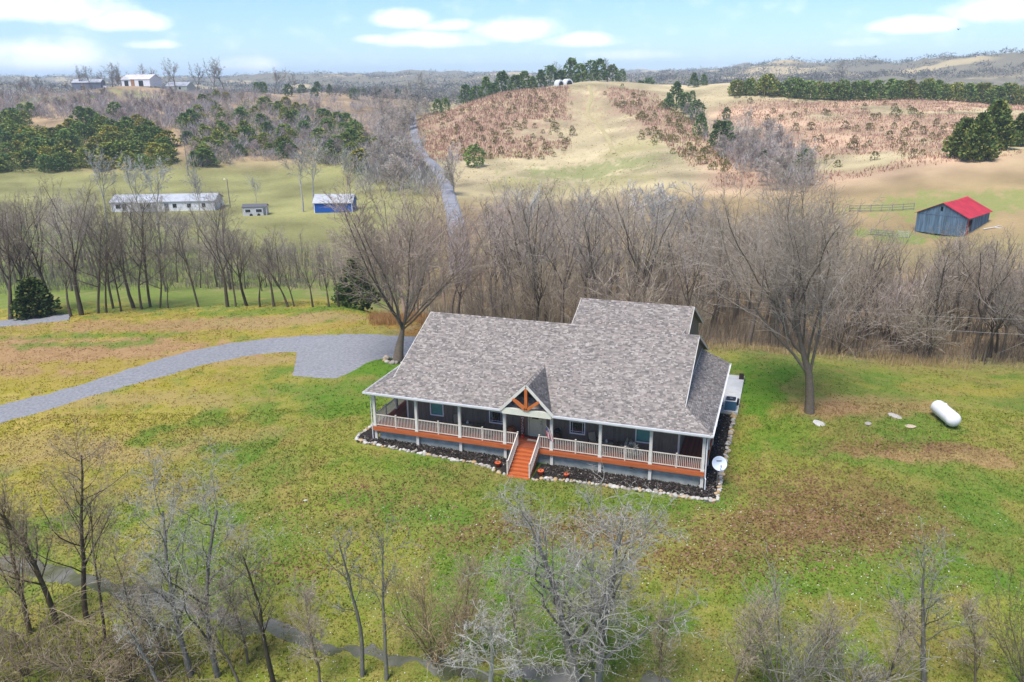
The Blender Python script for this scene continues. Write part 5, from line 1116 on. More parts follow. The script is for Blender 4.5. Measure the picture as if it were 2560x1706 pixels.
def flakes(name, P, s0, s1, stops, seed, lift=.03):
    rs = np.random.RandomState(seed); n = len(P); z = H(P[:, 0], P[:, 1])+lift; c = np.column_stack([P, z]); a = rs.rand(n)*6.28; s = rs.uniform(s0, s1, n)[:, None]
    u = np.stack([np.cos(a), np.sin(a), rs.normal(0, .35, n)], -1)*s; v = np.stack([-np.sin(a), np.cos(a), rs.normal(0, .35, n)], -1)*s*.7
    V = np.stack([c-u-v, c+u-v, c+u+v, c-u+v], 1).reshape(-1, 4, 3).reshape(-1, 3)
    tag(link(name, np_mesh(name, V, np.arange(n*4).reshape(n, 4), None, ramp_island(name+'_colours', stops, .9, spec=.1))), kind='stuff')
lp = []
rsl = np.random.RandomState(3)
for px, py, rx, ry, n in ((2030,1245,6,5.5,1700),(2160,1320,4.5,3.5,900),(1900,1330,5,3.5,1000),(1760,1400,6,2.5,800),(1500,1330,5,2.2,700),(1250,1330,6,2.5,700),(2250,1115,7,1.6,600),(760,1420,4,2,300),(900,1250,7,3,600)):
    g = ground(px, py); q = rsl.normal(0, .5, (n, 2)); lp.append(g[:2]+q[:, :1]*rx*_r[:2]+q[:, 1:]*ry*FWH[:2])
lp = np.concatenate(lp); lp = lp[on_lawn(lp)]
flakes('fallen_leaves', lp, .035, .08, [(0, (0.10, 0.05, 0.025)), (.5, (0.19, 0.10, 0.055)), (1, (0.28, 0.17, 0.10))], 5)
wp = region(4500, 100, 2960, 26, 44, 61, lambda P, px, dd: fbm(P[:, 0]/5, P[:, 1]/5, 14, 3) > .42); flakes('pale_lawn_specks', wp[on_lawn(wp)], .015, .032, [(0, (0.45, 0.42, 0.36)), (1, (0.75, 0.73, 0.68))], 7)  # loose pale specks on the lower lawn, of no particular kind

# ------------------------------------------------------------------ planting beds and stone edging
M_MULCH = mat('black_mulch', (0.014, 0.012, 0.011), 0.95, (0.035, 0.028, 0.024), 9, 5, bump=.8, bscale=30)
M_STONE = ramp_island('field_stone', [(0, (0.30, 0.26, 0.21)), (.4, (0.42, 0.39, 0.34)), (.72, (0.55, 0.52, 0.47)), (.86, (0.42, 0.28, 0.13)), (1, (0.50, 0.36, 0.19))], .9, source='object', grain=.35, gscale=3)
def rock_mesh(seed, sub=2):
    rs = np.random.RandomState(seed); bm = bmesh.new(); bmesh.ops.create_icosphere(bm, subdivisions=sub, radius=1.0)
    k = rs.normal(0, 1, (5, 3)); 
    for v in bm.verts:
        c = np.array(v.co); f = 1+.16*sum(math.sin(1.7*float(k[i]@c)+i) for i in range(5))/2; v.co = Vector(c*f)*(1.0); v.co.z *= .75
    me = bpy.data.meshes.new('stone'); bm.to_mesh(me); bm.free(); me.materials.append(M_STONE); return me
ROCKS = [rock_mesh(i) for i in range(6)]
def stone(parent, x, y, s, z=None, name='stone', flat=1.0, rs=rsl):
    o = link(name, ROCKS[rs.randint(6)], parent); zz = float(H(x, y)) if z is None else z
    o.location = (x, y, zz+s*.35*flat); o.scale = (s*rs.uniform(.8, 1.3), s*rs.uniform(.7, 1.1), s*rs.uniform(.75, 1.0)*flat); o.rotation_euler = (rs.normal(0, .2), rs.normal(0, .2), rs.rand()*6.28); return o
BL = [(-1.05,4.4),(-1.4,2),(-1.6,.4),(-1.35,-.5),(-.6,-.8),(3.3,-1.1),(6.8,-1.3),(8.6,-1.4),(9.5,-1.55),(10.0,-1.95),(10.6,-2.2)]
BR = [(12.8,-2.3),(13.4,-2.0),(15,-1.8),(17.5,-1.6),(20.5,-1.45),(24.3,-1.45)]
BS = [(24.42,-1.2),(24.45,5),(24.5,12.6)]
def edging(label, line, step):
    c = line[len(line)//2]; root = empty('stone_edging', (0, 0, 0), 0, label, 'edging')
    L = np.hypot(*np.diff(np.array(line), axis=0).T).sum(); P = resample(line, int(L/step))
    for x, y in P:
        s = rsl.uniform(.11, .19); stone(root, x+rsl.normal(0, .05), y+rsl.normal(0, .05), s)
        if rsl.rand() < .35: stone(root, x+rsl.normal(0, .06), y+rsl.normal(0, .06), s*.75, float(H(x, y))+s*.75)
edging('pale stone edging of the front bed left of the stairs', BL, .235)
edging('pale stone edging of the front bed right of the stairs', BR, .235)
edging('pale stone edging of the bed along the right side porch', BS, .25)
lay('mulch_bed', resample(BL, 60), resample([(-.3,4.4),(-.3,2),(-.3,.35),(0,.21),(3.3,.21),(6.8,.21),(10.7,.21),(10.85,-.2),(10.85,-2.0)], 60), 60, 12, M_MULCH, .05)
lay('mulch_bed', resample(BR, 50), resample([(12.6,-2.0),(12.6,.1),(13.5,.21),(17.5,.21),(20.5,.21),(23.3,.21)], 50), 50, 12, M_MULCH, .05)
lay('mulch_bed', resample([(24.4,-1.3),(24.45,5),(24.5,12.6)], 50), resample([(23.2,-1.3),(23.2,5),(23.2,12.6)], 50), 50, 10, M_MULCH, .055)
ch = np.concatenate([np.column_stack([rsl.uniform(-1.2, 10.6, 2600), rsl.uniform(-1.0, .15, 2600)]), np.column_stack([rsl.uniform(13, 24.2, 2400), rsl.uniform(-1.3, .15, 2400)]), np.column_stack([rsl.uniform(23.5, 24.3, 2200), rsl.uniform(-1.2, 12.5, 2200)])])
flakes('mulch_chips', ch, .03, .07, [(0, (0.012, 0.01, 0.009)), (.7, (0.05, 0.04, 0.034)), (.93, (0.10, 0.085, 0.075)), (1, (0.36, 0.33, 0.3))], 9, .09)
g = ground(993, 903); ring_ = empty('rock_ring', (0, 0, 0), 0, 'ring of tan and white rocks around the trunk of the vase-shaped tree', 'rocks')
for i in range(20):
    a = i/20*6.28; stone(ring_, g[0]+1.25*math.cos(a)+rsl.normal(0, .1), g[1]+1.05*math.sin(a)+rsl.normal(0, .1), rsl.uniform(.18, .34))
lay('mulch_ring', np.array([(g[0]+1.15*math.cos(i/24*6.2832), g[1]+1.0*math.sin(i/24*6.2832)) for i in range(25)]), np.array([(g[0]+.1*math.cos(i/24*6.2832), g[1]+.1*math.sin(i/24*6.2832)) for i in range(25)]), 25, 5, M_MULCH, .06)
for px, py, s, fl, lb in ((2236,1040,.5,.22,'flat pale rock slab between the tallest yard tree and the tank'),(2276,1067,.4,.3,'small flat pale rock nearest the propane tank'),(2052,1062,.55,.2,'flat pale stone at the foot of the tallest yard tree'),(2170,1062,.3,.5,'tiny pale rock in the line of stones by the tank'),(764,1253,.17,.6,'lone white rock on the lawn left of the front trees'),(1752,1218,.2,.9,'pale rock under the satellite dish')):
    q = ground(px, py); o = stone(None, q[0], q[1], s, None, 'rock', fl); tag(o, lb, 'rock')

# ------------------------------------------------------------------ yard things
M_TANK = mat('white_tank_paint', (0.80, 0.80, 0.80), .35, (0.74, 0.74, 0.75), 2, 2)
ga, gb = ground(2338, 1037), ground(2383, 1076); mid = (ga+gb)/2; ax = gb-ga; yaw_t = math.atan2(ax[1], ax[0]); Lt = 3.2
tank = empty('propane_tank', (mid[0], mid[1], float(H(mid[0], mid[1]))), yaw_t, 'white horizontal propane tank lying on the right lawn', 'tank')
prof = [(0, -Lt/2)]+[(.56*math.sin(t), -Lt/2+.42*(1-math.cos(t))) for t in np.linspace(.2, math.pi/2, 6)]+[(.56*math.cos(t), Lt/2-.42+.42*math.sin(t)) for t in np.linspace(0, 1.37, 6)]+[(0, Lt/2)]
b = MB().lathe(prof, 24, cap=False); b.v = [(z, y, -x+.72) for x, y, z in b.v]; b.build('shell', M_TANK, tank, True)
MB().lathe([(0, .25), (.16, .24), (.2, .16), (.2, 0)], 16, (-.35, 0, 1.14)).build('valve_dome', M_TANK, tank, True)
for x in (-.85, .85):
    MB().box(x-.04, x+.04, -.32, -.24, -.08, .36).build('leg', M_STEEL, tank); MB().box(x-.04, x+.04, .24, .32, -.08, .36).build('leg', M_STEEL, tank)
    MB().box(x-.05, x+.05, -.36, .36, .27, .33).build('saddle', M_STEEL, tank)
M_DISH = mat('pale_dish', (0.62, 0.68, 0.76), .4, (0.55, 0.61, 0.7), 2, 2)
dz = float(H(24.25, .75)); dish = empty('satellite_dish', (24.25, .75, dz), 0, 'round pale blue satellite dish on a thin pole beside the porch corner', 'satellite dish')
MB().tube([(0, 0, -.1), (0, 0, 1.28)], .03, 8).build('pole', M_STEEL, dish)
n_d = (Vector(CAM)-Vector((24.25, .75, dz+1.6))).normalized()+Vector((.25, 0, .25)); q = n_d.to_track_quat('Z', 'Y'); dc = Vector((.05, -.12, 1.62))
b = MB().lathe([(.001, 0)]+[(.47*t, .16*t*t) for t in (.3, .6, .85, 1)]+[(.48, .15)]+[(.47*t, .16*t*t-.02) for t in (.85, .5, .001)], 28, cap=False); b.v = [tuple(q @ Vector(v)+dc) for v in b.v]; b.build('reflector', M_DISH, dish, True)
b = MB().box(-.17, .17, .17, .21, .07, .075); b.v = [tuple(q @ Vector(v)+dc) for v in b.v]; b.build('logo_mark', M_BLACK, dish)
e1 = q @ Vector((0, -.42, .1))+dc; e2 = q @ Vector((0, -.3, .5))+dc
MB().tube([e1, e2], .018, 6).build('feed_arm', M_STEEL, dish); MB().tube([e2, q @ Vector((0, -.16, .52))+dc], .045, 8).build('feed_horn', M_STEEL, dish)
M_SLAB = mat('pale_concrete', (0.56, 0.56, 0.54), .85, (0.47, 0.47, 0.45), 1.5, 4)
slab_ = empty('patio_slab', (0, 0, -1.3), 0, 'pale concrete patio slab beyond the right side porch', 'patio')
for k in range(4): MB().box(23.3, 24.72, 12.85+k*2.1, 12.85+k*2.1+2.085, -.5, .24).build('slab_panel', M_SLAB, slab_)
M_BLUE = mat('slate_blue_cabinet', (0.055, 0.14, 0.22), .4, (0.045, 0.115, 0.185), 2, 2)
un = empty('outdoor_unit', (24.12, 13.45, -1.06), 0, 'slate blue box-shaped unit with black lid on the patio slab', 'outdoor unit')
MB().box(-.42, .42, -.4, .4, 0.04, .78).build('cabinet', M_BLUE, un); MB().box(-.45, .45, -.43, .43, .781, .84).build('rim', M_FRAME, un)
MB().prism([(-.36, -.3), (-.3, -.36), (.3, -.36), (.36, -.3), (.36, .3), (.3, .36), (-.3, .36), (-.36, .3)], 'z', .841, .90).build('lid', M_BLACK, un)
MB().box(-.12, .12, -.03, .03, .901, .905).build('badge', M_FRAME, un); MB().box(-.52, -.43, -.3, -.1, .2, .42).build('valve_box', M_FRAME, un)
MB().tube([(-.5, -.2, .3), (-.7, -.3, .3), (-.85, -.2, .2), (-.95, .1, .6)], .035, 6).build('hose', M_BLACK, un)
M_POTDARK = mat('dark_brown_planter', (0.05, 0.03, 0.022), .7)
pl = empty('planter', (24.5, 20.5, -1.06), 0, 'dark planter at the far corner of the patio slab', 'planter')
MB().prism([(-.2, -.2), (.2, -.2), (.2, .2), (-.2, .2)], 'z', 0, .42).build('box', M_POTDARK, pl)
MB().box(-.16, .16, -.16, .16, .421, .43).build('soil', M_MULCH, pl)
pl = empty('planter', (24.52, 14.35, -1.06), 0, 'black bin standing right behind the slate blue unit', 'bin')
MB().lathe([(.15, 0), (.2, .5), (.21, .5), (.19, .46), (.0, .46)], 14).build('body', M_BLACK, pl); MB().lathe([(.2, .46), (.215, .48), (.2, .53)], 14).build('rim', M_POTDARK, pl)
M_RED = mat('red_plastic', (0.65, 0.05, 0.02), .45); M_POT = mat('orange_terracotta', (0.72, 0.14, 0.05), .6, (0.6, 0.11, 0.04), 5, 3)
q = ground(1795, 905); rb = empty('red_bucket', q, 0, 'small red bucket on the grass beyond the lean-to roof', 'bucket')
MB().lathe([(.16, 0), (.21, .36), (.22, .38), (.19, .36), (.15, .04)], 14).build('body', M_RED, rb); MB().tube([(-.21, 0, .36), (-.12, 0, .5), (.12, 0, .5), (.21, 0, .36)], .012, 5).build('handle', M_STEEL, rb)
M_DRY = mat('dry_stems', (0.28, 0.21, 0.12), .9, (0.2, 0.15, 0.08), 8, 2)
for x, y, lb in ((9.95, -1.35, 'orange flower pot in the bed just left of the stairs'), (13.05, -1.55, 'orange flower pot in the bed just right of the stairs'), (14.75, -1.35, 'small orange pot among the stone edging further right of the stairs')):
    p = empty('flower_pot', (x, y, float(H(x, y))+.04), 0, lb, 'flower pot'); k = .8 if x > 14 else 1.0
    MB().lathe([(.13*k, 0), (.19*k, .3*k), (.215*k, .3*k), (.215*k, .36*k), (.18*k, .36*k), (.165*k, .3*k), (0, .29*k)], 16).build('pot', M_POT, p, True)
    st = MB()
    for i in range(14):
        a = rsl.rand()*6.28; st.tube([(0, 0, .28*k), (.08*math.cos(a), .08*math.sin(a), .45), (.2*math.cos(a), .2*math.sin(a), .5+rsl.rand()*.2)], [.008, .008, .003], 3)
    st.build('dry_plant', M_DRY, p)

# ------------------------------------------------------------------ porch furniture
M_SLING = mat('tan_sling_fabric', (0.34, 0.28, 0.20), .8, (0.29, 0.235, 0.165), 20, 2); M_BRONZE = mat('dark_bronze_frame', (0.035, 0.028, 0.022), .5)
def chair(x, y, rz, lb):
    c = empty('patio_chair', (x, y, 0), rz, lb, 'chair', 'sling chairs on the porch')
    MB().prism([(-.27, .40), (.25, .44), (.25, .46), (-.27, .42)], 'x', -.26, .26).build('seat', M_SLING, c)
    MB().prism([(.23, .44), (.42, 1.06), (.44, 1.05), (.25, .43)], 'x', -.26, .26).build('backrest', M_SLING, c)
    for s in (-1, 1):
        MB().tube([(s*.29, -.25, 0), (s*.29, -.27, .42), (s*.29, .25, .45), (s*.29, .44, 1.07)], .016, 6).build('side_frame', M_BRONZE, c)
        MB().tube([(s*.29, .32, 0), (s*.29, .22, .44)], .016, 6).build('leg', M_BRONZE, c)
        MB().bar((s*.31, -.25, .64), (s*.31, .3, .66), .05, .025).build('armrest', M_BRONZE, c)
        MB().tube([(s*.3, -.24, .42), (s*.3, -.22, .63)], .014, 5).build('arm_support', M_BRONZE, c)
chair(6.05, 1.05, .5, 'tan sling chair behind the third porch post, facing the left table'); chair(7.75, 1.0, -1.35, 'tan sling chair right of the left porch table, seen from its side')
chair(16.05, 1.05, .75, 'tan sling chair left of the right porch table, back to the wall'); chair(17.9, 1.0, -1.15, 'tan sling chair right of the right porch table, turned sideways')
M_GLASSTOP = mat('smoked_table_top', (0.10, 0.095, 0.09), .2, (0.14, 0.13, 0.12), 3, 2, spec=.6)
def table(x, y, lb, r=.42, h=.68):
    t = empty('patio_table', (x, y, 0), 0, lb, 'table')
    MB().lathe([(0, h-.03), (r, h-.03), (r+.01, h-.015), (r, h), (0, h)], 22, cap=False).build('table_top', M_GLASSTOP, t)
    for k in range(4):
        a = k*1.571+.78; MB().tube([(r*.8*math.cos(a), r*.8*math.sin(a), 0), (r*.45*math.cos(a), r*.45*math.sin(a), h*.5), (r*.75*math.cos(a), r*.75*math.sin(a), h-.03)], .015, 5).build('leg', M_BRONZE, t)
table(6.9, .95, 'round dark patio table between the left pair of sling chairs'); table(17.0, .95, 'round dark patio table between the right pair of sling chairs')
table(8.45, .6, 'low side table under the dark left window', .28, .45); table(15.2, .55, 'low side table under the dark right window', .28, .5)
M_CERAM = mat('pale_ceramic', (0.55, 0.53, 0.48), .4)
for x, y, z, lb in ((6.85, .95, .68, 'small pale ornament on the left patio table'), (16.9, .9, .68, 'small pale ornament on the right patio table')):
    o = MB().lathe([(.05, 0), (.1, .03), (.11, .1), (.05, .15), (.06, .2), (.04, .22), (0, .22)], 12).build('table_ornament', M_CERAM); o.location = (x, y, z); tag(o, lb, 'ornament')
M_BARREL = mat('barrel_oak', (0.36, 0.13, 0.05), .6, (0.25, 0.085, 0.035), 6, 3, stretch=(4, 4, .5))
def barrel(x, y, lb, m, r=.3, h=.78):
    t = empty('barrel', (x, y, 0), 0, lb, 'barrel')
    for k in range(16):
        a0, a1 = k/16*6.2832+.01, (k+1)/16*6.2832-.01; s = MB(); P = []
        for zz in (0, .25, .5, .75, 1): 
            rr = r*(.84+.16*math.sin(zz*math.pi))
            P += [(rr*math.cos(a0), rr*math.sin(a0), zz*h), (rr*math.cos(a1), rr*math.sin(a1), zz*h)]
        s.poly(P+[(p[0]*.93, p[1]*.93, p[2]) for p in P], [(2*i, 2*i+1, 2*i+3, 2*i+2) for i in range(4)]+[(8, 9, 19, 18), (10, 12, 13, 11)]); s.build('stave', m, t)
    for zz in (.08, .3, .68, .9):
        rr = r*(.84+.16*math.sin(zz*math.pi))+.006; MB().lathe([(rr, zz*h-.02), (rr+.004, zz*h), (rr, zz*h+.02)], 20, cap=False).build('hoop', M_BRONZE, t)
    MB().lathe([(0, h-.05), (r*.8, h-.05)], 16, cap=False).build('lid', m, t)
barrel(10.05, 1.2, 'orange-brown oak barrel on the porch left of the door', M_BARREL); barrel(13.35, 1.25, 'dark oak barrel behind the post right of the door', mat('dark_barrel', (0.10, 0.045, 0.03), .6, (0.06, 0.03, 0.02), 5, 3))
bw = empty('kettle_pot', (13.4, 1.25, .74), 0, 'black round kettle sitting on the dark oak barrel', 'pot')
MB().lathe([(.05, 0), (.2, .05), (.25, .17), (.22, .27), (.1, .31), (0, .31)], 16).build('bowl', M_BLACK, bw, True); MB().tube([(-.24, 0, .2), (-.15, 0, .38), (.15, 0, .38), (.24, 0, .2)], .012, 5).build('handle', M_STEEL, bw)
# welcome sign, letters one below the other
sg = empty('welcome_sign', (10.72, 1.62, 0.02), 0, 'tall wooden sign with white stacked letters leaning beside the door', 'sign'); sg.rotation_euler = (-.06, 0, 0)
MB().box(-.15, .15, -.02, .02, 0, 1.45).build('plank', M_TIMBER, sg); MB().box(-.14, .14, -.024, -.0205, .02, 1.43).build('face', mat('brown_sign_face', (0.22, 0.075, 0.035), .7, (0.15, 0.05, 0.025), 6, 3), sg)
for i, chn in enumerate('WELCOME'):
    cu = bpy.data.curves.new('letter', 'FONT'); cu.body = chn; cu.size = .22; cu.align_x = 'CENTER'; cu.extrude = .004
    to = bpy.data.objects.new('letter_tmp', cu); COL.objects.link(to); bpy.context.view_layer.update()
    me = bpy.data.meshes.new_from_object(to.evaluated_get(bpy.context.evaluated_depsgraph_get())); bpy.data.objects.remove(to); me.materials.clear(); me.materials.append(M_FRAME)
    l = link('letter', me, sg); l.location = (0, -.03, 1.22-i*.196); l.rotation_euler = (math.pi/2, 0, 0)
pf = MB().lathe([(.1, 0), (.13, .16), (.14, .18), (0, .17)], 12).build('sign_pot', M_RED); pf.location = (10.85, 1.3, .005); tag(pf, 'tiny red pot at the foot of the tall wooden sign', 'pot')
dm = empty('door_mat', (11.68, 1.2, 0.004), 0, 'red and pale door mat in front of the front door', 'mat')
MB().box(-.42, .42, -.02, .26, 0, .02).build('pile', mat('red_mat', (0.30, 0.035, 0.025), .95), dm); MB().box(-.40, .40, -.28, -.021, 0, .016).build('border', mat('pale_mat', (0.55, 0.5, 0.42), .95), dm)
# flag on the post right of the stairs
fl = empty('flag', (PX[4]-.02, -.1, 1.45), 0, 'striped flag with blue canton hanging from the post right of the stairs', 'flag')
MB().tube([(0, 0, 0), (-.28, -.32, .5)], .014, 6).build('pole', M_WHITE, fl); MB().lathe([(0, 0), (.03, .02), (.03, .04), (0, .06)], 8, (-.28, -.32, .49)).build('finial', M_STEEL, fl)
m, nt, bs = new_mat('flag_cloth'); L = nt.links; uvn = nt.nodes.new('ShaderNodeAttribute'); uvn.attribute_name = 'fuv'; sp = nt.nodes.new('ShaderNodeSeparateXYZ'); L.new(uvn.outputs['Vector'], sp.inputs[0])
def nm(op, a, b_=None):
    k = nt.nodes.new('ShaderNodeMath'); k.operation = op
    for i, v in enumerate((a, b_)):
        if v is None: continue
        if isinstance(v, (int, float)): k.inputs[i].default_value = v
        else: L.new(v, k.inputs[i])
    return k.outputs[0]
stripe = nm('LESS_THAN', nm('FRACT', nm('MULTIPLY', sp.outputs[0], 6.5)), .5); cant = nm('MULTIPLY', nm('LESS_THAN', sp.outputs[0], .54), nm('LESS_THAN', sp.outputs[1], .4))
x1 = nt.nodes.new('ShaderNodeMix'); x1.data_type = 'RGBA'; L.new(stripe, x1.inputs['Factor']); x1.inputs['A'].default_value = (.75, .73, .72, 1); x1.inputs['B'].default_value = (.45, .03, .035, 1)
st = nt.nodes.new('ShaderNodeTexVoronoi'); st.inputs['Scale'].default_value = 14; L.new(uvn.outputs['Vector'], st.inputs['Vector'])
x3 = nt.nodes.new('ShaderNodeMix'); x3.data_type = 'RGBA'; L.new(nm('LESS_THAN', st.outputs['Distance'], .3), x3.inputs['Factor']); x3.inputs['A'].default_value = (.03, .05, .18, 1); x3.inputs['B'].default_value = (.75, .75, .78, 1)
x2 = nt.nodes.new('ShaderNodeMix'); x2.data_type = 'RGBA'; L.new(cant, x2.inputs['Factor']); L.new(x1.outputs['Result'], x2.inputs['A']); L.new(x3.outputs['Result'], x2.inputs['B']); L.new(x2.outputs['Result'], bs.inputs['Base Color'])
V, UVs = [], []
for i in range(14):
    for j in range(10):
        u, v = i/13, j/9; pz_ = .5*(1-u*.75); base = Vector((-.28, -.32, .5))*(1-u*.8); fold = math.sin(u*14)*.035*(v+.2)
        V.append((base.x+fold+v*.22*u, base.y+fold*.5+.1*v, base.z-v*.85-.05*u)); UVs.append((u, v, 0))
Q = [(i*10+j, i*10+j+1, (i+1)*10+j+1, (i+1)*10+j) for i in range(13) for j in range(9)]
link('cloth', np_mesh('flag_cloth', np.array(V), np.array(Q), None, m, True, {'fuv': np.array(UVs)}), fl)

# ------------------------------------------------------------------ farm buildings
def frame_at(px, py, theta, d=None):
    """ground point and a heading: local x runs along the picture's right turned away by theta"""
    g = at_dist(px, py, d) if d else ground(px, py); return g, YAW+theta
M_BARNW = mat('weathered_blue_grey_boards', (0.125, 0.20, 0.275), .85, (0.075, 0.115, 0.16), 1.2, 5, stretch=(4, 4, .4), objr=.22)
M_BARNR = mat('red_metal_roof', (0.55, 0.028, 0.035), .5, (0.40, 0.02, 0.03), .5, 4, objr=.06)
g, rz = frame_at(2410, 592, 0, None); g = at_dist(2410, 592, min(depth(g), 152)); TH = 0.84
barn = empty('red_roof_barn', g-np.array((0, 0, .1)), YAW-TH, 'weathered blue-grey plank barn with a bright red metal roof', 'barn')
# local: x = -w..0 along the gable front (front at y=0, facing -y), y = back; turned so the left end is farther away
W_, L_, EV, RDG = 9.0, 11.6, 3.8, 6.0
def barn_board(x0, x1, y0, y1, zt0, zt1, nmz='board', z0=0.0, ms=M_BARNW):
    b = MB()
    if abs(x1-x0) > abs(y1-y0): b.poly([(x0, y0, z0), (x1, y0, z0), (x1, y0, zt1), (x0, y0, zt0), (x0, y1, z0), (x1, y1, z0), (x1, y1, zt1), (x0, y1, zt0)], [(0,1,2,3),(5,4,7,6),(0,4,5,1),(1,5,6,2),(2,6,7,3),(3,7,4,0)])
    else: b.box(x0, x1, y0, y1, z0, zt0)
    b.build(nmz, ms, barn)
zt = lambda x: RDG-.12-(RDG-EV)*abs(x+W_/2)/(W_/2)
x = -W_; rb_ = random.Random(5)
while x < -.05:
    w = min(.42, -x); o = rb_.random()*.03
    if -W_/2-.55 < x < -W_/2+.1: barn_board(x, x+w-.025, -.03-o, .03, 4.35, 4.35); barn_board(x, x+w-.025, -.03-o, .03, zt(x), zt(x+w), z0=5.25)
    else: barn_board(x, x+w-.025, -.03-o, .03, zt(x)-rb_.random()*.08, zt(x+w)-rb_.random()*.08)
    x += w
y = .04
while y < L_-.1:
    w = .42; o = rb_.random()*.03
    if not (.9 < y < 2.9): barn_board(-.03, .03+o, y, y+w-.025, EV-.1, EV-.1)
    else: barn_board(-.03, .03, y, y+w-.025, EV-.1, EV-.1, z0=3.0)
    y += w
MB().box(-W_, -W_+.06, .05, L_, 0, EV-.1).build('left_wall', M_BARNW, barn); MB().box(-W_, 0, L_-.06, L_, 0, EV-.1).build('rear_wall', M_BARNW, barn)
MB().box(-W_+.1, -.12, .1, L_-.1, .02, .06).build('dirt_floor', M_MULCH, barn); MB().box(-5.4, -3.7, .35, .4, 4.2, 5.4).build('loft_shade_sheet', M_BLACK, barn); MB().box(-.6, -.55, .8, 3.1, .1, 3.1).build('door_shade_sheet', M_BLACK, barn)  # black sheets behind loft and door openings paint the shade inside
MB().box(.04, .12, .55, 1.0, 0, 3.1).build('red_door', mat('faded_red_door', (0.5, 0.06, 0.05), .7), barn); MB().box(-W_-.02, .02, -.09, -.065, 3.55, 3.72).build('girt_board', M_BARNW, barn)
for k in range(17):
    y0 = -.35+k*(L_+.7)/17; y1 = y0+(L_+.7)/17-.02; dz_ = rb_.random()*.05
    for s in (0, 1):
        xe = .5 if s == 0 else -W_-.5; ze = EV-(RDG-EV)*.5/(W_/2)
        P = [(xe, y0, ze), (xe, y1, ze), (-W_/2, y1, RDG), (-W_/2, y0, RDG)]; sag = -.12*math.sin((k+.5)/17*math.pi)
        MB().poly([(p[0], p[1], p[2]+dz_*.3+(sag if p[0] == -W_/2 else sag*.5)) for p in P]+[(p[0], p[1], p[2]-.05+(sag if p[0] == -W_/2 else sag*.5)) for p in P], [(0,1,2,3),(7,6,5,4),(0,4,5,1),(1,5,6,2),(2,6,7,3),(3,7,4,0)]).build('roof_sheet', M_BARNR, barn)
# fences by the barn
M_OLDWOOD = mat('grey_fence_wood', (0.30, 0.28, 0.25), .9, (0.2, 0.185, 0.165), 3, 4)
def fence(label, a, b, n, h, rails, d, name='rail_fence', m=M_OLDWOOD):
    A, B = at_dist(*a, d), at_dist(*b, d); f = empty(name, A, 0, label, 'fence')
    for i in range(n+1):
        t = i/n; p = (B-A)*t; z = float(H(A[0]+p[0], A[1]+p[1]))-A[2]; MB().box(p[0]-.07, p[0]+.07, p[1]-.07, p[1]+.07, z-.2, z+h).build('post', m, f)
    for i in range(n):
        for k in range(rails):
            p, q2_ = (B-A)*(i/n), (B-A)*((i+1)/n); z0 = float(H(A[0]+p[0], A[1]+p[1]))-A[2]+h*(k+.8)/rails-.1; z1 = float(H(A[0]+q2_[0], A[1]+q2_[1]))-A[2]+h*(k+.8)/rails-.1
            MB().bar((p[0], p[1]-.08, z0), (q2_[0], q2_[1]-.08, z1), .03, .13).build('rail', m, f)
fence('grey rail fence running left from behind the barn', (2120, 552), (2280, 552), 6, 1.5, 3, 168)
fence('low grey rail fence left of the barn gate', (2175, 598), (2232, 590), 3, 1.2, 3, 150)
fence('pale slatted gate against the barn corner', (2243, 598), (2270, 594), 1, 1.3, 4, 150, 'farm_gate', mat('pale_gate', (0.55, 0.52, 0.46), .8))
M_WHITEWOOD = mat('bleached_wood', (0.62, 0.60, 0.56), .8)
g = at_dist(2455, 590, 150); fb = empty('fallen_limb', g, YAW, 'bleached fallen limbs on the ground right of the red-roofed barn', 'limb')
MB().tube([(0, 0, .25), (2.2, .3, .5), (4, -.4, .3), (6.6, -1.2, .35)], [.14, .12, .1, .04], 6).build('stem', M_WHITEWOOD, fb)
MB().tube([(2.2, .3, .5), (3.4, .9, .7), (5.2, .8, .3)], [.1, .08, .03], 6).build('branch', M_WHITEWOOD, fb); MB().tube([(4, -.4, .3), (4.8, -1.4, .4), (5.8, -2.0, .2)], [.09, .07, .03], 6).build('branch', M_WHITEWOOD, fb)
def simple_house(name, label, cat, px, py, d, w, dp, ev, rg, mw, mr, theta=0.0, windows=(), door=None, overhang=.3, gable_front=False, extra=None, wm=None):
    g = at_dist(px, py, d); o = empty(name, g-np.array((0, 0, .25)), YAW+theta, label, cat)
    if gable_front: MB().prism([(-w/2, 0), (w/2, 0), (w/2, ev), (0, rg-.1), (-w/2, ev)], 'y', 0, dp).build('wall', mw, o)
    else: MB().prism([(0, 0), (dp, 0), (dp, ev), (dp/2, rg-.1), (0, ev)], 'x', -w/2, w/2).build('wall', mw, o)
    run = (w if gable_front else dp)/2; sl = (rg-ev)/run
    for s in (-1, 1):
        if gable_front: P = [(s*(run+overhang), -overhang, ev-sl*overhang), (s*(run+overhang), dp+overhang, ev-sl*overhang), (0, dp+overhang, rg), (0, -overhang, rg)]
        else: P = [(-w/2-overhang, run+s*(run+overhang), ev-sl*overhang), (w/2+overhang, run+s*(run+overhang), ev-sl*overhang), (w/2+overhang, run, rg), (-w/2-overhang, run, rg)]
        MB().poly(P+[(p[0], p[1], p[2]+.14) for p in P], [(3,2,1,0),(4,5,6,7),(0,1,5,4),(1,2,6,5),(2,3,7,6),(3,0,4,7)]).build('roof', mr, o)
    for (x0, x1, z0, z1) in windows:
        W = empty('window', (0, 0, 0), parent=o); MB().box(x0-.08, x1+.08, -.05, -.003, z0-.08, z1+.08).build('frame', wm or M_FRAME, W); MB().box(x0, x1, -.07, -.051, z0, z1).build('pane', M_PANE, W)
    if door: MB().box(door[0], door[1], -.06, -.003, .1, door[2]).build('door', door[3], o)
    return o
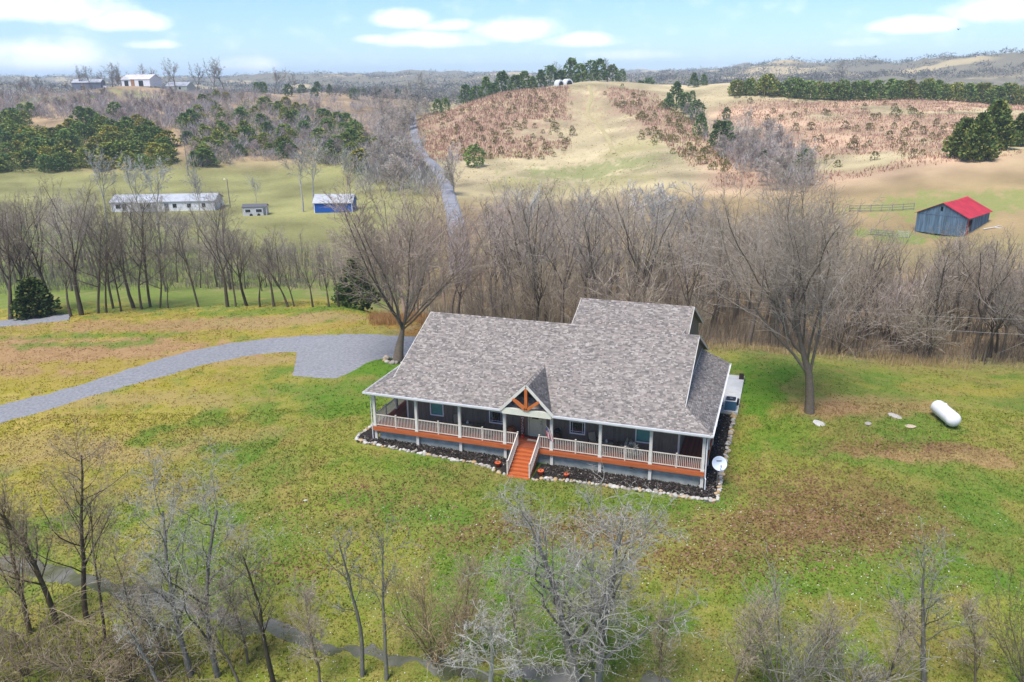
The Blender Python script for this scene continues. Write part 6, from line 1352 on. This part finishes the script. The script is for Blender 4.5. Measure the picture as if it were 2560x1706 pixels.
M_WSIDE = mat('white_vinyl_siding', (0.72, 0.73, 0.75), .6, (0.64, 0.65, 0.68), .8, 3, stretch=(.3, .3, 6)); M_GROOF = mat('grey_metal_roof', (0.46, 0.47, 0.49), .5, (0.36, 0.37, 0.39), .6, 4); M_DROOF = mat('dark_shingle_roof', (0.13, 0.13, 0.145), .8)
M_BSHED = mat('bright_blue_siding', (0.012, 0.095, 0.40), .55, (0.01, 0.075, 0.33), .8, 3, stretch=(.6, .6, 4)); M_GBLUE = mat('grey_blue_metal', (0.16, 0.18, 0.23), .6, (0.13, 0.145, 0.19), .5, 3); M_PGREEN = mat('pale_green_siding', (0.45, 0.50, 0.42), .7); M_RUST = mat('rust_brown_siding', (0.36, 0.19, 0.11), .8, (0.28, 0.14, 0.08), .6, 3)
mh = simple_house('mobile_home', 'long white mobile home seen through the valley trees', 'house', 408, 520, 201, 25.5, 7.5, 2.7, 4.0, M_WSIDE, M_GROOF, .05,
    [(-11.6, -10.4, 1.1, 2.2), (-9.9, -9.0, 1.1, 2.2), (-5.6, -4.8, 1.0, 2.1), (-3.9, -3.2, 1.0, 2.1), (2.4, 3.4, 1.1, 2.1), (6.0, 6.9, 1.1, 2.1), (9.6, 10.5, 1.1, 2.1)], (.4, 1.4, 2.2, M_DROOF))
MB().prism([(-6.6, 2.6), (-2.2, 2.6), (-4.4, 3.9)], 'y', -1.2, 2.5).build('porch_gable', M_WSIDE, mh); MB().box(-6.5, -6.35, -1.1, -.95, 0, 2.6).build('porch_post', M_FRAME, mh); MB().box(-2.45, -2.3, -1.1, -.95, 0, 2.6).build('porch_post', M_FRAME, mh)
bs_ = simple_house('blue_shed', 'bright blue shed with pale metal roof in the valley', 'shed', 834, 535, 194, 9.3, 5.2, 2.7, 4.3, M_BSHED, M_GROOF, -.03)
for x in (-4.66, 4.54): MB().box(x, x+.14, -.06, .08, 0, 2.7).build('corner_trim', M_FRAME, bs_)
for k in range(7): MB().box(-4.0+k*1.3, -3.94+k*1.3, -.03, -.002, .1, 2.6).build('seam', M_BSHED, bs_)
cp = simple_house('camper_trailer', 'small dark-roofed camper trailer left of the blue shed', 'trailer', 638, 540, 192, 5.6, 2.6, 2.3, 2.8, mat('grey_white_panel', (0.55, 0.55, 0.56), .5), M_DROOF, .1, [(-2.2, -1.0, 1.1, 1.8), (.3, 1.7, 1.1, 1.8)], (2.0, 2.6, 2.0, M_DROOF), .15)
for x in (-.9, .9): b = MB().lathe([(.0, -.1), (.36, -.1), (.36, .1), (0, .1)], 14, cap=False); b.v = [(v[0]+x, v[2]-.12, v[1]+.4) for v in b.v]; b.build('wheel', M_BLACK, cp)
wb = simple_house('white_barn', 'white hilltop barn with two dark doorways', 'barn', 342, 226, 505, 19, 12, 4.2, 6.8, M_WSIDE, mat('pale_rusty_roof', (0.62, 0.59, 0.58), .6, (0.5, 0.42, 0.4), .3, 3), -.2)
MB().box(-7.6, -5.0, -.1, -.004, .2, 3.4).build('doorway_shade', M_BLACK, wb); MB().box(2.0, 5.0, -.1, -.004, .2, 3.4).build('doorway_shade', M_BLACK, wb); MB().box(-3.2, -.8, -.08, -.003, .1, 4.1).build('brown_panel', M_RUST, wb)  # black boxes on the wall paint the shade inside the doorways
MB().prism([(-9.5, 4.0), (-3.4, 4.0), (-6.4, 6.0)], 'y', -.5, 3).build('front_gable', M_WSIDE, wb)
gsd = simple_house('grey_shed', 'long grey-blue shed with rounded roof left of the white barn', 'shed', 218, 224, 515, 16.5, 9, 4.6, 6.4, M_GBLUE, M_GROOF, .15, door=(-3.5, -1.0, 2.6, M_BLACK))
MB().box(9.2, 11.0, 1, 4, 0, 2.6).build('annex', M_WSIDE, gsd)
simple_house('pale_house', 'pale green hilltop house right of the white barn', 'house', 440, 213, 515, 14, 9, 3.2, 5.4, M_PGREEN, M_GROOF, -.15, [(-4.5, -3, 1.2, 2.6), (1.5, 3, 1.2, 2.6)])
M_TARP = mat('white_tarp', (0.74, 0.75, 0.77), .6)
for px, py, lb, w in ((1403, 210, 'left of two white round-topped shelters on the bald hill crest', 3.6), (1424, 206, 'right of two white round-topped shelters on the bald hill crest', 4.2)):
    g = at_dist(px, py, 432); o = empty('hoop_shelter', g-np.array((0, 0, .2)), YAW+.4, lb, 'shelter')
    arc = [(w/2*math.cos(t), 2.9*math.sin(t)) for t in np.linspace(0, math.pi, 11)]; MB().prism(arc, 'y', 0, 5).build('cover', M_TARP, o, False)
    MB().prism([(p[0]*.75, p[1]*.75) for p in arc], 'y', -.05, -.004).build('opening_shade', M_BLACK, o)  # black panel on the end paints the shade under the cover
simple_house('ridge_house', 'low tan-roofed house on the far ridge behind the bald hill', 'house', 1590, 186, 640, 18, 8, 2.6, 4.6, mat('tan_wall', (0.38, 0.33, 0.28), .8), mat('tan_roof', (0.42, 0.38, 0.34), .8), .1)
# poles and wires
M_POLE = mat('weathered_pole', (0.26, 0.23, 0.20), .9)
def pole(px, py, d, h, label, arm=True):
    g = at_dist(px, py, d); o = empty('utility_pole', g-np.array((0, 0, .2)), YAW, label, 'pole'); MB().tube([(0, 0, 0), (0, 0, h)], [.15, .1], 8).build('shaft', M_POLE, o)
    if arm: MB().box(-1.0, 1.0, -.16, -.1, h-.6, h-.48).build('crossarm', M_POLE, o)
    else: MB().tube([(0, 0, h-.2), (-.5, 0, h), (-1.0, 0, h+.05)], .04, 6).build('lamp_arm', M_STEEL, o); MB().box(-1.25, -.95, -.1, .1, h-.02, h+.08).build('lamp_head', M_STEEL, o)
    return g
pole(577, 530, 205, 7.5, 'yard lamp pole between the mobile home and the camper', False); pole(472, 445, 258, 10, 'utility pole at the foot of the eroded hillside track')
pole(1478, 720, 92, 7.5, 'utility pole hidden among the trees behind the house')
M_WIRE = mat('pale_wire', (0.5, 0.48, 0.45), .6)
for k, (a, b_, lb) in enumerate((((1478, 690), (2640, 800), 'upper pale power line crossing the trees on the right'), ((1478, 702), (2640, 840), 'lower pale power line crossing the trees on the right'))):
    A = np.array(CAM)+pix_ray(*a)*(92/(pix_ray(*a)@FWH)); B = np.array(CAM)+pix_ray(*b_)*(74/(pix_ray(*b_)@FWH))
    pts = [A+(B-A)*t-np.array((0, 0, 1.2*4*t*(1-t))) for t in np.linspace(0, 1, 24)]; o = MB().tube([Vector(p) for p in pts], .012, 5).build('power_line', M_WIRE); tag(o, lb, 'power line')
# a bird in the sky
pb = CAM+pix_ray(2396, 74)*70; bd = empty('bird', pb, .4, 'small dark bird flying in the upper right sky', 'bird'); bd.scale = (.6, .6, .6)
MB().lathe([(0, -.16), (.045, -.08), (.055, .02), (.03, .12), (0, .18)], 8, cap=False).build('body', M_BLACK, bd).rotation_euler = (math.pi/2, 0, 0)
for s in (-1, 1): MB().poly([(0, -.06, .02), (s*.16, -.02, .12), (s*.32, .05, .05), (s*.16, .07, .1), (0, .06, .02), (0, -.06, .0), (s*.16, -.02, .1), (s*.32, .05, .04), (s*.16, .07, .085), (0, .06, 0)], [(0,1,2,3,4),(9,8,7,6,5)]).build('wing', M_BLACK, bd)

# ------------------------------------------------------------------ haze: even, thin air round everything
HAZE = 2.0e-4
if HAZE:
    zmin = float(min(GZ.min(), z2.min()))-1.0
    hz = MB().box(-7500, 7500, -7500, 7500, zmin, 140).build('haze'); tag(hz, kind='stuff')
    hm = bpy.data.materials.new('haze'); hm.use_nodes = True; hn = hm.node_tree; hn.nodes.clear()
    ho = hn.nodes.new('ShaderNodeOutputMaterial'); pv = hn.nodes.new('ShaderNodeVolumePrincipled'); pv.inputs['Color'].default_value = (0.66, 0.83, 1.0, 1); pv.inputs['Density'].default_value = HAZE; pv.inputs['Anisotropy'].default_value = 0.0
    hn.links.new(pv.outputs[0], ho.inputs['Volume']); hz.data.materials.append(hm)
